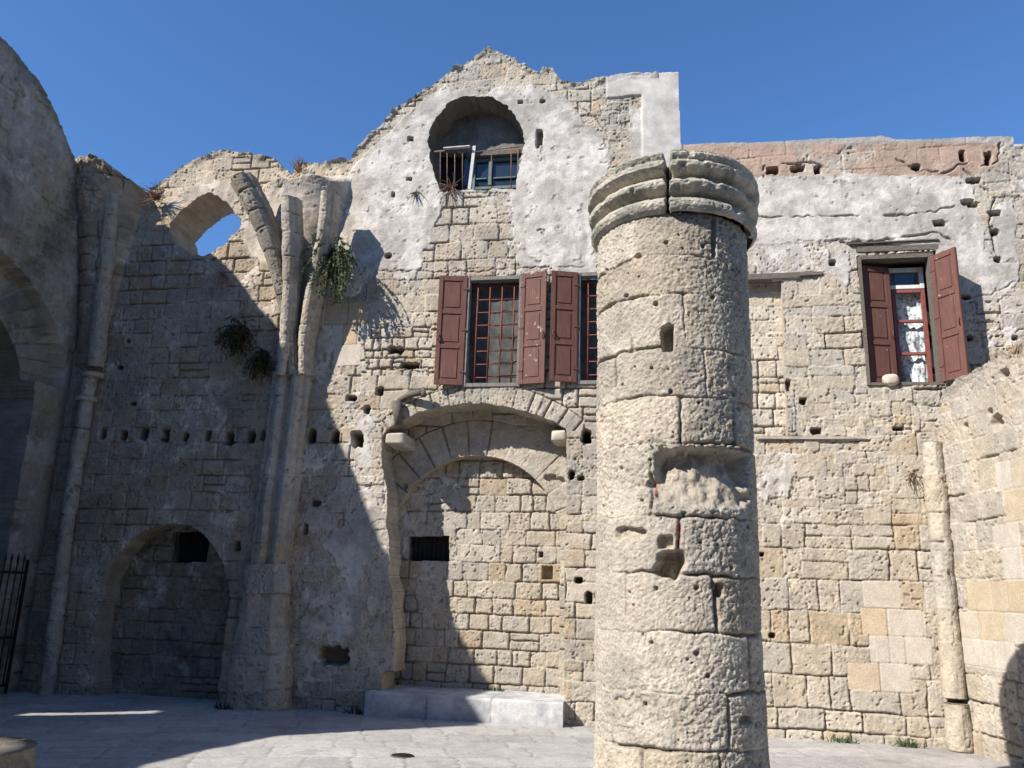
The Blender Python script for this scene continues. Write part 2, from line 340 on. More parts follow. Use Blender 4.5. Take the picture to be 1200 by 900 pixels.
def masonry(U, V, lay, P=0.0, seed=1, er=.5, relief=1.0, och=.06, pits=1.0, tone=1.0, pcol=C_PLAS, grime=.5):
    ids, dj = lay
    r1 = hsh(ids, seed + 20); r2 = hsh(ids, seed + 21); r3 = hsh(ids, seed + 22); r4 = hsh(ids, seed + 23); r5 = hsh(ids, seed + 24)
    e = np.clip((fbm(U, V, .8, seed + 30, 4) - .5) * 3.4 + (vn(U, V, .16, seed + 28) - .5) * .9 + er - .16 + (r3 - .5) * .5, 0, 1)
    wj = .0035 + .0075 * e ** 1.3
    jd = .005 + .034 * e ** 1.4
    f1 = fbm(U, V, .09, seed + 31, 4); f2 = vn(U, V, .022, seed + 33); f3 = fbm(U, V, .032, seed + 34, 2)
    rough = sst(.25, .9, r5 + .8 * (fbm(U, V, .5, seed + 29, 3) - .5)) * relief
    grit = np.random.RandomState(seed + 3).rand(*U.shape).astype(np.float32) - .5
    h = (r1 - .5) * .022 * relief - jd * np.exp(-(dj / wj) ** 2) - .006 * relief * e * np.exp(-dj / .012) + (.004 + .013 * rough) * (f1 - .5) + (.003 + .009 * rough) * (f3 - .5) + .006 * (f2 - .5) + .0045 * grit
    pn = fbm(U, V, .045, seed + 35, 2) + .10 * (r4 - .5); pit = sst(.73, .82, pn) * pits
    pn2 = fbm(U, V, .028, seed + 36, 2); pit2 = sst(.66, .8, pn2) * rough * pits
    h = h - .018 * pit - .010 * pit2
    c = mix(C_TAN[None, None] * np.ones(U.shape + (1,)), C_GREY, sst(.3, .8, r2)); c = mix(c, C_LIGHT, sst(.6, .95, r4) * .7)
    c = mix(c, C_OCH, (r3 < och) * .5)
    g = fbm(U, V, .7, seed + 37, 4); g2 = fbm(U, V, .13, seed + 38, 4)
    c = mix(c, np.array([.235, .22, .195]), np.clip(sst(.48, .78, g + .12 * (r1 - .5)) + .6 * sst(.55, .75, g2) * sst(.35, .6, g), 0, 1) * grime)
    c = c * (.78 + .44 * f1)[..., None] * (.93 + .14 * grit)[..., None] * tone
    c = mix(c, C_DIRT_SHADE, np.clip(np.exp(-(dj / (wj * 1.1)) ** 2) * sst(.3, .8, e) * .55 + pit * .35 + pit2 * .2, 0, 1))
    c = mix(c, C_MORT * tone, np.exp(-(dj / (wj * 2.2 + .004)) ** 2) * (1 - sst(.15, .5, e)) * .55)
    bumpa = np.ones(U.shape)
    if not np.isscalar(P) or P > 0:
        pf = fbm(U, V, .28, seed + 41, 6); pl = fbm(U, V, 1.1, seed + 47, 3); ph = fbm(U, V, .06, seed + 49, 3)
        q = P + .45 * np.minimum(P, .5) * np.exp(-dj / .03) + 1.1 * (pf - .5) + .5 * (pl - .5) +   .34 * (ph - .5) - .12 * (r5 - .5) * (P < .9)
        m = sst(.56, .60, q)
        ps = fbm(U, V, .5, seed + 53, 5); pm = fbm(U, V, .1, seed + 55, 4); pp = fbm(U, V, .22, seed + 57, 4)
        pc = mix(pcol[None, None] * np.ones(U.shape + (1,)), C_PLAG * (pcol / C_PLAS), np.clip(sst(.40, .64, ps) * .85 + sst(.48, .66, pp) * .6, 0, 1)); pc = pc * (.78 + .44 * pm)[..., None] * (.95 + .1 * grit)[..., None]
        pd = fbm(U, V, .1, seed + 59, 3); sp = sst(.70, .78, pd + .25 * (pl - .5)) * pits
        pc = mix(pc, C_DIRT_SHADE * 1.5, sp * .6)
        wash = sst(.26, .58, q + .25 * (pm - .5)) * .6
        streak = sst(.5, .72, fbm(U, V * .14, .09, seed + 63, 4)) * sst(.4, .6, pl); pc = mix(pc, np.array([.26, .245, .22]), streak * .45)
        c = mix(c, pc, wash)
        lip = np.exp(-((q - .575) / .018) ** 2)
        hp = .008 + .024 * (fbm(U, V, .6, seed + 61, 3) - .5) + .016 * (pm - .5) + .003 * grit - .010 * sst(.72, .8, pd)
        h = mix(h, hp, m); c = mix(c, pc, m); c = mix(c, C_DIRT_SHADE * 1.5, lip * .25)
        bumpa = 1 - .45 * m
    return h, np.concatenate([c, bumpa[..., None]], 2)

# ==================================================================  GROUND
def axis(a, b, step, lo, hi, n=10):
    c = np.arange(a, b + 1e-6, step)
    l = a - (a - lo) * (np.linspace(0, 1, n)[1:] ** 3); r = b + (hi - b) * (np.linspace(0, 1, n)[1:] ** 3)
    return np.concatenate([l[::-1], c, r])
gx = axis(-9.2, 4.6, .02, -160, 160); gy = axis(-5.6, .9, .02, -160, 160)
GU, GV = np.meshgrid(gx, gy)
ids, dj = ashlar(GU * .94 + GV * .34, GV * .94 - GU * .34, .42, .62, 71, warp=.03, split=.05, vr=.35)
g1 = fbm(GU, GV, .9, 401, 4); g2 = fbm(GU, GV, .12, 411, 3); r1 = hsh(ids, 5)
w_ = .009
jm = np.exp(-(dj / w_) ** 2) * sst(.2, .5, fbm(GU, GV, 1.2, 421, 3))
gh = .012 * (r1 - .5) * 0 - .008 * jm + .006 * (g2 - .5) + .02 * (g1 - .5)
gc = np.array([.385, .37, .35])[None, None] * (.80 + .4 * g1)[..., None] * (.9 + .2 * r1)[..., None] * (.88 + .24 * g2)[..., None]
gc = mix(gc, np.array([.2, .185, .165]), jm * .8)
gc = mix(gc, np.array([.2, .19, .18]), sst(.62, .8, fbm(GU, GV, .45, 431, 3)) * .45)
GP = np.stack([GU, GV, 0 * GU], 2)
gr = sheet('ground', M_GROUND, None, GP, (0, 0, 1), gh, np.concatenate([gc, np.full(GU.shape + (1,), .5)], 2), np.ones((len(gy) - 1, len(gx) - 1), bool), .05)
tag(gr, kind='structure')

# ==================================================================  MAIN WALL PLANE (Y = 0)
DX = .0105
ux = np.arange(-9.35, 4.95, DX); vz = np.arange(-.05, 9.85, DX)
U, V = np.meshgrid(ux, vz)
PX_GAB = -4.12; PX_HOUSE = .395
sil = [(85, 830), (88, 300), (92, 197), (110, 198), (128, 203), (146, 207), (160, 216), (174, 224), (184, 217), (200, 204), (215, 194), (233, 184), (250, 178), (266, 175), (280, 177), (300, 181), (318, 184), (330, 193), (341, 205),
       (348, 194), (362, 189), (376, 191), (395, 187), (411, 186), (420, 172), (440, 152), (460, 130), (480, 117), (500, 103), (520, 90), (545, 72), (560, 62), (572, 56), (586, 60), (600, 67), (614, 76), (622, 82),
       (630, 84), (636, 77), (647, 80), (655, 90), (662, 97), (680, 95), (700, 92), (735, 86), (795, 84), (798, 169), (830, 168), (880, 167), (960, 163), (1034, 159), (1046, 163), (1100, 163), (1145, 160), (1187, 160), (1226, 860)]
SILP = WP(sil); SILP[0] = (-9.3, -.04); SILP[1] = (-9.3, 7.6); SILP[-1] = (4.78, -.04)
SILP[2] = (-9.22, 8.05)
rag = np.where(U > .37, .25, 1.0) * np.where((U > .15) & (U < .45), .15, 1)
Uj = U + rag * (.05 * (vn(U, V, .16, 501) - .5) + .03 * (vn(U, V, .05, 502) - .5)); Vj = V + rag * (.06 * (vn(U, V, .2, 503) - .5) + .04 * (vn(U, V, .06, 504) - .5))
solid = inpoly(Uj, Vj, SILP)
solid |= (V < .3) & (U > -9.3) & (U < 4.78)
edgez = 1 - np.clip((blur(solid, 12) - .5) * 2.2, 0, 1)
edgez = edgez * (V > 1) * (U < .1)
# --- openings and recesses (photo outlines put onto the wall plane)
arcwin = [(516, 224), (509, 205), (503, 185), (502, 168), (505, 152), (512, 137), (523, 125), (538, 116), (556, 113), (574, 115), (590, 122), (603, 134), (611, 148), (614, 163), (612, 178), (609, 192), (606, 208), (606, 221)]
skyhole = [(199, 264), (210, 251), (222, 240), (234, 231), (245, 227), (258, 232), (271, 243), (284, 259), (280, 268), (270, 278), (262, 287), (250, 294), (238, 299), (226, 298), (212, 289), (203, 278)]
win1 = [(545, 327), (609, 325), (610, 452), (547, 453)]
win2 = [(675, 321), (742, 317), (744, 448), (680, 449)]
rwin = [(1004, 300), (1096, 294), (1110, 449), (1019, 451)]
door = [(846, 330), (916, 328), (923, 512), (852, 514)]
outer = [(462, 822), (462, 760), (455, 640), (449, 512), (455, 503), (470, 494), (490, 484), (515, 477), (545, 473), (570, 473), (600, 478), (625, 485), (648, 494), (663, 503), (664, 560), (661, 660), (661, 830)]
lniche = [(112, 822), (112, 760), (116, 715), (124, 680), (138, 650), (156, 632), (178, 619), (200, 613), (222, 616), (238, 627), (252, 643), (264, 664), (270, 690), (268, 725), (260, 765), (256, 825)]
holes = {}
o_arc = inpoly(Uj, Vj, WP(arcwin)); o_sky = inpoly(Uj, Vj, WP(skyhole))
o_w1 = inpoly(U, V, WP(win1)); o_w2 = inpoly(U, V, WP(win2)); o_rw = inpoly(U, V, WP(rwin))
Un = U + .07 * (vn(U, V, .22, 511) - .5); Vn = V + .03 * (vn(U, V, .1, 512) - .5)
left_lower = (U < -2.8)
o_out = inpoly(np.where(left_lower, Un, U), Vn, WP(outer)); o_ln = inpoly(Un, Vn, WP(lniche))
o_out |= inpoly(U, V, [(-3.5, -.04), (-1.16, -.04), (-1.16, .5), (-3.5, .5)])
o_door = inpoly(U + (Uj - U) * .3, V, WP(door))
o_ln |= inpoly(U, V, [(wal(114, 822)[0], -.04), (wal(254, 825)[0], -.04), (wal(254, 815)[0], .2), (wal(114, 815)[0], .2)])
allopen = o_arc | o_sky | o_w1 | o_w2 | o_rw | o_out | o_ln | o_door
def cellmask(a): return a[:-1, :-1] & a[1:, :-1] & a[:-1, 1:] & a[1:, 1:]
solidc = cellmask(solid & ~allopen)
# --- stone layouts
la = ashlar(U, V, .245, .33, 601, warp=.008, split=.06, vr=.12)
lb = ashlar(U, V, .235, .33, 602, warp=.011, split=.16)
lc = ashlar(U, V, .30, .38, 603, warp=.011, split=.16, vr=.28)
ld = ashlar(U, V, .15, .2, 604, warp=.016, split=.2, vr=.3)
lay_i = np.where(U < PX_GAB, la[0], np.where(U < PX_HOUSE, lb[0] + 4000, lc[0] + 2000)); lay_d = np.where(U < PX_GAB, la[1], np.where(U < PX_HOUSE, lb[1], lc[1]))
def region(poly, n=6, Y=0): return blur(inpoly(U, V, WP(poly, Y)), n)
small = (region([(932, 455), (1068, 455), (1075, 505), (1040, 520), (1045, 590), (985, 600), (980, 545), (932, 520)], 1) > .5) | (region([(425, 385), (505, 372), (508, 440), (430, 440)], 1) > .5) | ((edgez > .35) & (U > -9) & (U < 0)) | (region([(700, 115), (738, 115), (738, 178), (715, 172)], 1) > .5)
lay_i = np.where(small, ld[0] + 9000, lay_i); lay_d = np.where(small, ld[1], lay_d)
# arch voussoirs of the outer relieving arch
ac = wal(557, 640); aR = wal(557, 472)[2] - ac[2]
ang = np.arctan2(U - ac[0], V - ac[2]); rad = np.hypot(U - ac[0], V - ac[2])
ring = (rad > aR * .97) & (rad < aR + .27) & (np.abs(ang) < math.radians(41)) & (V > wal(557, 505)[2])
ringd = np.minimum(np.abs(((ang / math.radians(6.6) + .5) % 1) - .5) * math.radians(6.6) * rad, np.abs(rad - aR - .27))
lay_d = np.where(ring, ringd, lay_d); lay_i = np.where(ring, 77000 + np.floor(ang / math.radians(6.6) + .5).astype(int) * 13, lay_i)
# tidy new blocks (repair) bottom right
lnw = ashlar(U, V, .31, .3, 605, warp=.001, split=0, vr=.08)
newb = region([(988, 690), (1070, 690), (1080, 768), (1048, 822), (1006, 822), (1003, 725), (988, 715)], 1) > .5
newb |= region([(388, 345), (428, 345), (430, 432), (385, 432), (380, 385)], 1) > .5
def snap(mask, ids):
    _, inv = np.unique(ids.ravel(), return_inverse=True); n = np.bincount(inv); k = np.bincount(inv, mask.ravel().astype(float)); return ((k / n) > .5)[inv].reshape(mask.shape)
newb = snap(newb, lnw[0])
lay_i = np.where(newb, lnw[0] + 12000, lay_i); lay_d = np.where(newb, lnw[1], lay_d)
# --- plaster coverage
P = np.zeros(U.shape, np.float32)
P += .27 * region([(120, 230), (430, 190), (440, 640), (400, 800), (270, 830), (90, 815)], 15)
P += .62 * region([(300, 245), (440, 225), (428, 330), (385, 430), (352, 430), (330, 330)], 8)
P += .42 * region([(215, 240), (190, 245), (225, 215), (240, 205), (300, 215), (330, 330), (300, 300), (240, 235)], 8)
P += 1.15 * region([(398, 300), (412, 200), (445, 165), (470, 142), (500, 114), (522, 100), (540, 105), (590, 103), (625, 98), (665, 118), (700, 158), (716, 185), (705, 245), (640, 262), (606, 240), (600, 225), (520, 228), (500, 285), (430, 305)], 8)
P += .7 * region([(710, 88), (800, 84), (800, 200), (738, 200), (736, 116), (710, 116)], 2)
P += .74 * region([(430, 290), (510, 240), (620, 225), (705, 240), (705, 330), (600, 318), (500, 322), (430, 330)], 14)
P += 1.2 * region([(845, 206), (1020, 205), (1120, 208), (1142, 214), (1150, 262), (1165, 240), (1187, 235), (1192, 330), (1150, 345), (1120, 350), (1095, 290), (1000, 278), (845, 285)], 5)
P += .5 * region([(845, 285), (1000, 290), (1002, 335), (925, 330), (845, 320)], 8)
P += .5 * region([(1110, 300), (1195, 300), (1200, 420), (1120, 430)], 8)
P += .25 * region([(400, 600), (440, 440), (440, 640), (420, 800), (350, 820), (350, 480)], 10)
P += .3 * region([(885, 520), (960, 520), (980, 620), (890, 620)], 12)
P -= .75 * region([(516, 228), (596, 226), (585, 275), (620, 320), (490, 324), (500, 270)], 22)
P -= .5 * region([(388, 345), (428, 345), (430, 432), (385, 432)], 4)
P -= .9 * region([(870, 188), (960, 186), (965, 204), (880, 207)], 3)
P -= .8 * region([(1128, 190), (1165, 190), (1170, 330), (1145, 330), (1150, 260)], 4)
P -= .8 * region([(563, 70), (590, 76), (572, 113), (560, 113), (556, 90)], 4) + .6 * region([(545, 72), (572, 60), (610, 82), (596, 92), (572, 84), (535, 90)], 3)
P = P - 1.2 * np.clip(edgez * 1.5, 0, 1)
baytone = 1 - .24 * (1 - sst(-4.9, -4.0, U)) * (1 - sst(6.2, 7.0, V))  # stone darkened for patina and to deepen the bay's shade
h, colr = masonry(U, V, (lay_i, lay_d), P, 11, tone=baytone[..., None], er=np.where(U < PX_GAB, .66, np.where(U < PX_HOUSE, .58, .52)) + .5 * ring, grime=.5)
colr[..., :3] *= 1 + (1 - sst(-4.9, -4.0, U))[..., None] * np.array([.06, 0, -.08])  # bay colour warmed to offset the blue of its shade
# pink band under the parapet, grey coping
band = region([(800, 170), (1100, 168), (1170, 168), (1172, 196), (1120, 208), (1000, 205), (800, 207)], 2) * sst(.25, .4, fbm(U, V, .4, 521, 4)) * (U > PX_HOUSE)
cop = region([(800, 160), (1040, 150), (1200, 150), (1200, 170), (1100, 171), (1035, 168), (1000, 171), (800, 177)], 3) * (U > PX_HOUSE)
h = mix(h, .02 + .03 * (fbm(U, V, .2, 522, 4) - .5), np.clip(cop, 0, 1) * .7); colr[..., :3] = mix(colr[..., :3], np.array([.33, .31, .285]) * (.7 + .6 * fbm(U, V, .3, 523, 4))[..., None], cop * .9)
colr[..., :3] = mix(colr[..., :3], np.array([.36, .25, .19]) * (.6 + .8 * fbm(U, V, .25, 524, 5))[..., None], band * .85); h = mix(h, .012 + .03 * (fbm(U, V, .15, 525, 4) - .5), band * .6)
# new blocks smooth & warm
nb_ = newb.astype(np.float32)
h = mix(h, -.004 - .012 * np.exp(-(lay_d / .004) ** 2), nb_)
rn = hsh(lay_i, 77)
colr[..., :3] = mix(colr[..., :3], mix(np.array([.52, .46, .385])[None, None] * np.ones(U.shape + (1,)), np.array([.5, .38, .25]), sst(.45, 1, rn)) * (.9 + .2 * fbm(U, V, .2, 526, 3))[..., None] * (1 - .3 * np.exp(-(lay_d / .005) ** 2))[..., None], nb_ * .95)
# square smooth render slab at the top right corner of the gable
slab = region([(711, 88), (800, 85), (800, 200), (753, 200), (752, 112), (711, 116)], 1)
h = mix(h, .03 + .004 * (fbm(U, V, .3, 527, 3) - .5), slab); colr[..., :3] = mix(colr[..., :3], np.array([.49, .46, .42]) * (.55 + .9 * fbm(U, V, .3, 528, 6))[..., None], slab)
# rough broken rubble along the ruined tops
h = h + edgez * (.13 * (fbm(U, V, .16, 531, 3) - .35)) * (~o_arc); colr[..., :3] = mix(colr[..., :3], np.array([.25, .235, .2]) * (.6 + .8 * fbm(U, V, .12, 533, 3))[..., None], edgez * .55 * ((U < -4.0) | (U > -3.95)))
# fan-shaped mass left over from the fallen vault, over the pilaster
def fan(cpx, ytop, ybot, wtop, wbot, amp, seed, lean=0.0):
    zt = wal(cpx, ytop)[2]; zb = wal(cpx, ybot)[2]; xc = wal(cpx, (ytop + ybot) / 2)[0]
    t = np.clip((V - zb) / (zt - zb), 0, 1.3)
    x = xc + lean * (t - .5)
    wd = wbot + (wtop - wbot) * t ** 1.5
    prof = np.clip(1 - (np.abs(U - x) / wd) ** 2.0, 0, 1) ** .8
    top = 1 - sst(zt - .14, zt + .06, V + .25 * (fbm(U, V, .3, seed, 3) - .5))
    return amp * (.1 + .9 * t ** 1.4) * prof * top * (V > zb) * sst(zb, zb + .3, V)
f1 = fan(350, 213, 440, .74, .28, .44, 541, -.05)
f2 = fan(118, 200, 440, .75, .2, .75, 542, -.1)
ff = f1 + f2; fe = sst(.25, .6, ff)
h = h + ff + fe * .16 * (fbm(U, V, .3, 545, 4) - .5) + fe * .05 * (fbm(U, V, .1, 546, 3) - .5)
ft = sst(wal(345, 262)[2], wal(345, 215)[2], V) * sst(.1, .3, f1)
colr[..., :3] = mix(colr[..., :3], np.array([.27, .25, .215]) * (.55 + .9 * fbm(U, V, .13, 547, 4))[..., None], ft * .9)
fm = sst(.02, .1, f2); colr[..., :3] = mix(colr[..., :3], colr[..., :3] * .72, fm * .6)
# putlog holes, crevices (photo x, y, width px, height px, depth m)
HOL = [(95, 507, 9, 14, .14), (120, 508, 8, 13, .14), (144, 510, 9, 14, .14), (168, 509, 10, 16, .14), (193, 510, 10, 17, .16), (217, 512, 7, 12, .1), (243, 511, 8, 15, .12), (268, 513, 11, 18, .16), (294, 513, 9, 16, .14), (309, 511, 6, 14, .12),
       (365, 510, 9, 18, .14), (392, 512, 9, 16, .16), (418, 515, 12, 20, .18), (687, 512, 11, 17, .2), (412, 467, 14, 8, .1), (463, 410, 20, 10, .1), (480, 428, 24, 8, .1), (445, 458, 10, 12, .1), (94, 333, 0, 0, 0),
       (1128, 183, 8, 14, .1), (1158, 186, 8, 18, .14), (1134, 237, 14, 8, .1), (1141, 212, 16, 8, .1), (1140, 240, 14, 7, .1), (1166, 250, 14, 8, .1), (1101, 262, 14, 9, .12), (1166, 272, 9, 9, .12), (1169, 304, 7, 8, .12), (976, 308, 8, 8, .14),
       (905, 200, 14, 10, .1), (935, 198, 18, 9, .12), (958, 199, 8, 12, .1), (1074, 196, 10, 8, .08), (1131, 345, 0, 0, 0), (1137, 396, 6, 7, .08), (1132, 348, 10, 6, .06),
       (640, 670, 13, 18, .0), (678, 680, 8, 8, .1), (690, 700, 8, 14, .1), (635, 558, 0, 0, 0), (670, 556, 7, 12, .1), (681, 560, 8, 6, .06), (941, 470, 8, 8, .07), (957, 505, 12, 8, .07), (1052, 502, 12, 6, .08), (924, 450, 6, 14, .08),
       (391, 770, 38, 22, .12), (400, 706, 0, 0, 0), (660, 730, 0, 0, 0), (430, 480, 8, 12, .08), (632, 162, 10, 26, .05), (610, 120, 8, 6, .05), (636, 119, 7, 6, .05), (481, 163, 8, 8, .06), (461, 228, 5, 8, .06), (480, 210, 8, 5, .04),
       (455, 300, 9, 7, .06), (150, 400, 8, 6, .05), (140, 430, 10, 6, .06), (156, 473, 10, 5, .05), (277, 640, 10, 12, .1), (262, 548, 0, 0, 0), (370, 590, 12, 8, .05), (358, 620, 7, 14, .05), (1190, 396, 6, 6, .06), (900, 548, 0, 0, 0), (905, 745, 6, 6, .05), (1040, 600, 0, 0, 0), (893, 650, 5, 5, .06)]
for x, y, pw, ph, dp in HOL:
    if dp <= 0: continue
    if 505 < y < 520 and x < 430: pw, ph = pw * 1.2 + 1, ph * 1.05
    c0 = wal(x, y); hx = pw / 2 / 92; hz = ph / 2 / 95
    uu = (U - c0[0]) / hx + .45 * (vn(U, V, .05, 551) - .5); vv = (V - c0[2]) / hz + .45 * (vn(U, V, .05, 552) - .5)
    m = 1 - sst(.85, 1.12, (np.abs(uu) ** 4 + np.abs(vv) ** 4) ** .25)
    h = mix(h, np.minimum(h, h * 0 - dp * 2.1), m); colr[..., :3] = mix(colr[..., :3], C_DIRT_SHADE * .7, m * .8)  # holes coloured near black so their shade reads deeper
# cracks as thin grooves
def crack(pts, wd=.012, dp=.05):
    wd = wd * .65; dp = dp * .8
    global h, colr
    q = WP(pts); D = np.full(U.shape, 9.0)
    for (xa, za), (xb, zb) in zip(q[:-1], q[1:]):
        bb = (U > min(xa, xb) - .15) & (U < max(xa, xb) + .15) & (V > min(za, zb) - .15) & (V < max(za, zb) + .15)
        a = U[bb] + .04 * (vn(U[bb], V[bb], .06, 561) - .5) - xa; b = V[bb] + .05 * (vn(U[bb], V[bb], .07, 562) - .5) - za
        L2 = (xb - xa) ** 2 + (zb - za) ** 2; t = np.clip((a * (xb - xa) + b * (zb - za)) / L2, 0, 1)
        D[bb] = np.minimum(D[bb], np.hypot(a - t * (xb - xa), b - t * (zb - za)))
    m = np.exp(-(D / wd) ** 2) * sst(.25, .5, fbm(U, V, .2, 563, 2))
    h = h - dp * m; colr[..., :3] = mix(colr[..., :3], C_DIRT_SHADE, m * .6)
crack([(445, 318), (505, 318), (560, 318), (600, 314), (690, 312)], .012, .035)
crack([(440, 433), (500, 435), (508, 436)], .016, .06); crack([(1086, 408), (1060, 408)], .01, .03)
crack([(885, 255), (930, 254), (985, 253), (1035, 253), (1080, 250), (1100, 246), (1120, 240)], .013, .05)
crack([(985, 284), (1020, 284), (1060, 278), (1095, 272), (1115, 282)], .02, .06)
crack([(1100, 205), (1120, 195), (1140, 190)], .02, .05); crack([(895, 206), (895, 194), (955, 190), (968, 198)], .02, .07); crack([(1050, 186), (1075, 200), (1100, 200)], .016, .05)
crack([(1130, 200), (1150, 215), (1166, 232), (1160, 260), (1168, 300)], .018, .05); crack([(675, 120), (700, 140), (718, 168), (700, 178)], .016, .04)
crack([(1172, 168), (1170, 190), (1150, 196)], .014, .05); crack([(1128, 350), (1160, 345), (1190, 330)], .012, .03); crack([(884, 511), (930, 511), (1018, 516)], .014, .05)

BX = (U[:-1, :-1] + DX / 2)
PB = np.stack([U, 0 * U, V], 2); NB = (0, -1, 0)
Tm = np.full(U.shape, .75)
Tm = np.where(blur(o_arc, 3) > 0, .55, Tm); Tm = np.where(blur(o_w1 | o_w2, 3) > 0, .25, Tm); Tm = np.where(blur(o_rw, 3) > 0, .42, Tm)
Tm = np.where(blur(o_out, 3) > 0, .52, Tm); Tm = np.where(blur(o_ln, 3) > 0, .38, Tm); Tm = np.where(blur(o_door, 3) > 0, .17, Tm)
SMUL = np.where(blur(o_arc, 3) > 0, .5, 1.0)
BAY = thing('vault_wall', 'tall ruined ashlar wall left of the gable, with vault ribs and a small sky-lit arched opening', 'wall', (-6.5, 0, 0))
GAB = thing('gabled_wall', 'pointed gable wall with whitewashed top, round-arched upper window and barred windows with brown shutters', 'wall', (-2, 0, 0))
HOU = thing('house_wall', 'flat-topped stone wall right of the column with a pinkish band and peeling white plaster', 'wall', (2.5, 0, 0))
for nm, root, cm in (('masonry', BAY, BX < PX_GAB), ('masonry', GAB, (BX >= PX_GAB) & (BX < PX_HOUSE)), ('masonry', HOU, BX >= PX_HOUSE)):
    gm = solidc
    if root is HOU: gm = solidc & (BX >= PX_HOUSE) | (solidc & (V[:-1, :-1] < 7.7))
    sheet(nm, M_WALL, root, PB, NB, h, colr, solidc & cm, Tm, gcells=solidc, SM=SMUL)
del PB

# --- recessed panels
def panel(name, root, x0, x1, z0, z1, Y, lay, P=0.0, seed=1, cut=None, post=None, T=.1, dx=.0105, keep=None, **kw):
    u, v = np.meshgrid(np.arange(x0, x1, dx), np.arange(z0, z1, dx))
    if callable(P): P = P(u, v)
    l = lay(u, v); hh, cc = masonry(u, v, l, P, seed, **kw)
    if post: hh, cc = post(u, v, l, hh, cc)
    ok = np.ones(u.shape, bool)
    if keep is not None: ok &= keep(u, v)
    if cut is not None: ok &= ~cut(u, v)
    return sheet(name, M_WALL, root, np.stack([u, u * 0 + Y, v], 2), NB, hh, cc, cellmask(ok), T)
# central niche: voussoir arch ring (front order) and infill behind it
RY = .5; IY = .69
ic = wal(556, 634, RY); iR = wal(548, 534, RY)[2] - ic[2]
iRx = iR * 1.0
def ringlay(u, v):
    a = np.arctan2(u - ic[0], v - ic[2]); r = np.hypot(u - ic[0], v - ic[2])
    n = math.radians(12.6); k = np.floor(a / n + .5); 
    d = np.abs(a / n - k) * n; d = (n / 2 - d) * r
    i2, d2 = ashlar(u, v, .3, .42, 621, warp=.008)
    isr = (r < iR + .52) & (v > ic[2] - .1)
    dd = np.where(isr, np.minimum(d, np.abs(r - iR - .52)), d2)
    return np.where(isr, (k + 40).astype(np.int64) * 17, i2 + 900), np.maximum(dd, 0)
def ringcut(u, v):
    wob = .05 * (vn(u, v, .2, 623) - .5)
    r = np.hypot(u - ic[0], v - ic[2])
    return ((r < iR) & (v >= ic[2])) | ((np.abs(u - ic[0] + wob * (v < ic[2] - .3)) < iR + .0) & (v < ic[2]))
def ringpost(u, v, l, hh, cc):
    hh = hh + .004; hole = np.hypot(u - wal(475, 570, RY)[0], (v - wal(475, 570, RY)[2])) < .04
    hh = np.where(hole, -.05, hh)
    for (x, y) in ((655, 563), (645, 560)):
        c = wal(x, y, RY); hh = np.where(np.hypot((u - c[0]) / 1.4, v - c[2]) < .05 + .02 * vn(u, v, .05, 625), -.07, hh)
    return hh, cc
panel('niche_arch', GAB, -3.95, -1.05, -.04, 4.28, RY, ringlay, 0.0, 13, cut=ringcut, post=ringpost, T=.22, er=1.0, relief=.6, och=.03, pits=.3, grime=.25, tone=.97)
slot = WP([(479, 629), (526, 628), (526, 657), (479, 657)], IY)
def infpost(u, v, l, hh, cc):
    for (x, y, pw, ph) in ((641, 671, 13, 16), (634, 650, 6, 6)):
        c = wal(x, y, IY); m = (np.abs(u - c[0]) < pw / 2 / 88) & (np.abs(v - c[2]) < ph / 2 / 90); hh = np.where(m, -.14, hh)
    return hh, cc
panel('niche_infill', GAB, -3.9, -1.0, -.04, 4.0, IY, lambda u, v: ashlar(u, v, .235, .30, 631, warp=.010, split=.05, vr=.12),
      lambda u, v: .42 * blur(inpoly(u, v, WP([(440, 540), (530, 548), (545, 600), (540, 640), (520, 700), (505, 730), (440, 720)], IY)), 6), 14, cut=lambda u, v: inpoly(u, v, slot), post=infpost, T=.2, er=1.0, relief=.9, och=.12, grime=.1, tone=.92)
# left niche
lslot = WP([(203, 624), (248, 622), (241, 658), (202, 659)], .36)
panel('low_niche_infill', BAY, -7.75, -5.35, -.04, 2.75, .36, lambda u, v: ashlar(u, v, .24, .3, 633, warp=.012), .22, 15, cut=lambda u, v: inpoly(u, v, lslot), T=.25, er=.6, grime=1.0, tone=.52)  # tone lowered for dark patina and to deepen the niche's shade
# blocked doorway
panel('doorway_infill', HOU, .6, 1.72, 3.4, 6.05, .16, lambda u, v: ashlar(u, v, .215, .23, 635, warp=.006, split=.06, vr=.15), .0, 16, T=.1, er=.6, och=.15, relief=.8, grime=.15, tone=1.12)
# back of the round-arched window
_ac = WP(arcwin); _cx = sum(p[0] for p in _ac) / len(_ac); _cz = sum(p[1] for p in _ac) / len(_ac)
backp = [(_cx + (p[0] - _cx) * 1.1, _cz + (p[1] - _cz) * 1.1) for p in _ac]
tw = WP([(537, 180), (612, 180), (612, 226), (516, 226), (514, 180)], .5)
panel('window_back', GAB, -3.65, -1.5, 6.7, 9.25, .5, lambda u, v: ashlar(u, v, .3, .4, 637), 1.0, 17, cut=lambda u, v: inpoly(u, v, tw) | ~inpoly(u, v, backp), T=.12, pcol=C_PLAS * .42, grime=.5, tone=.6)

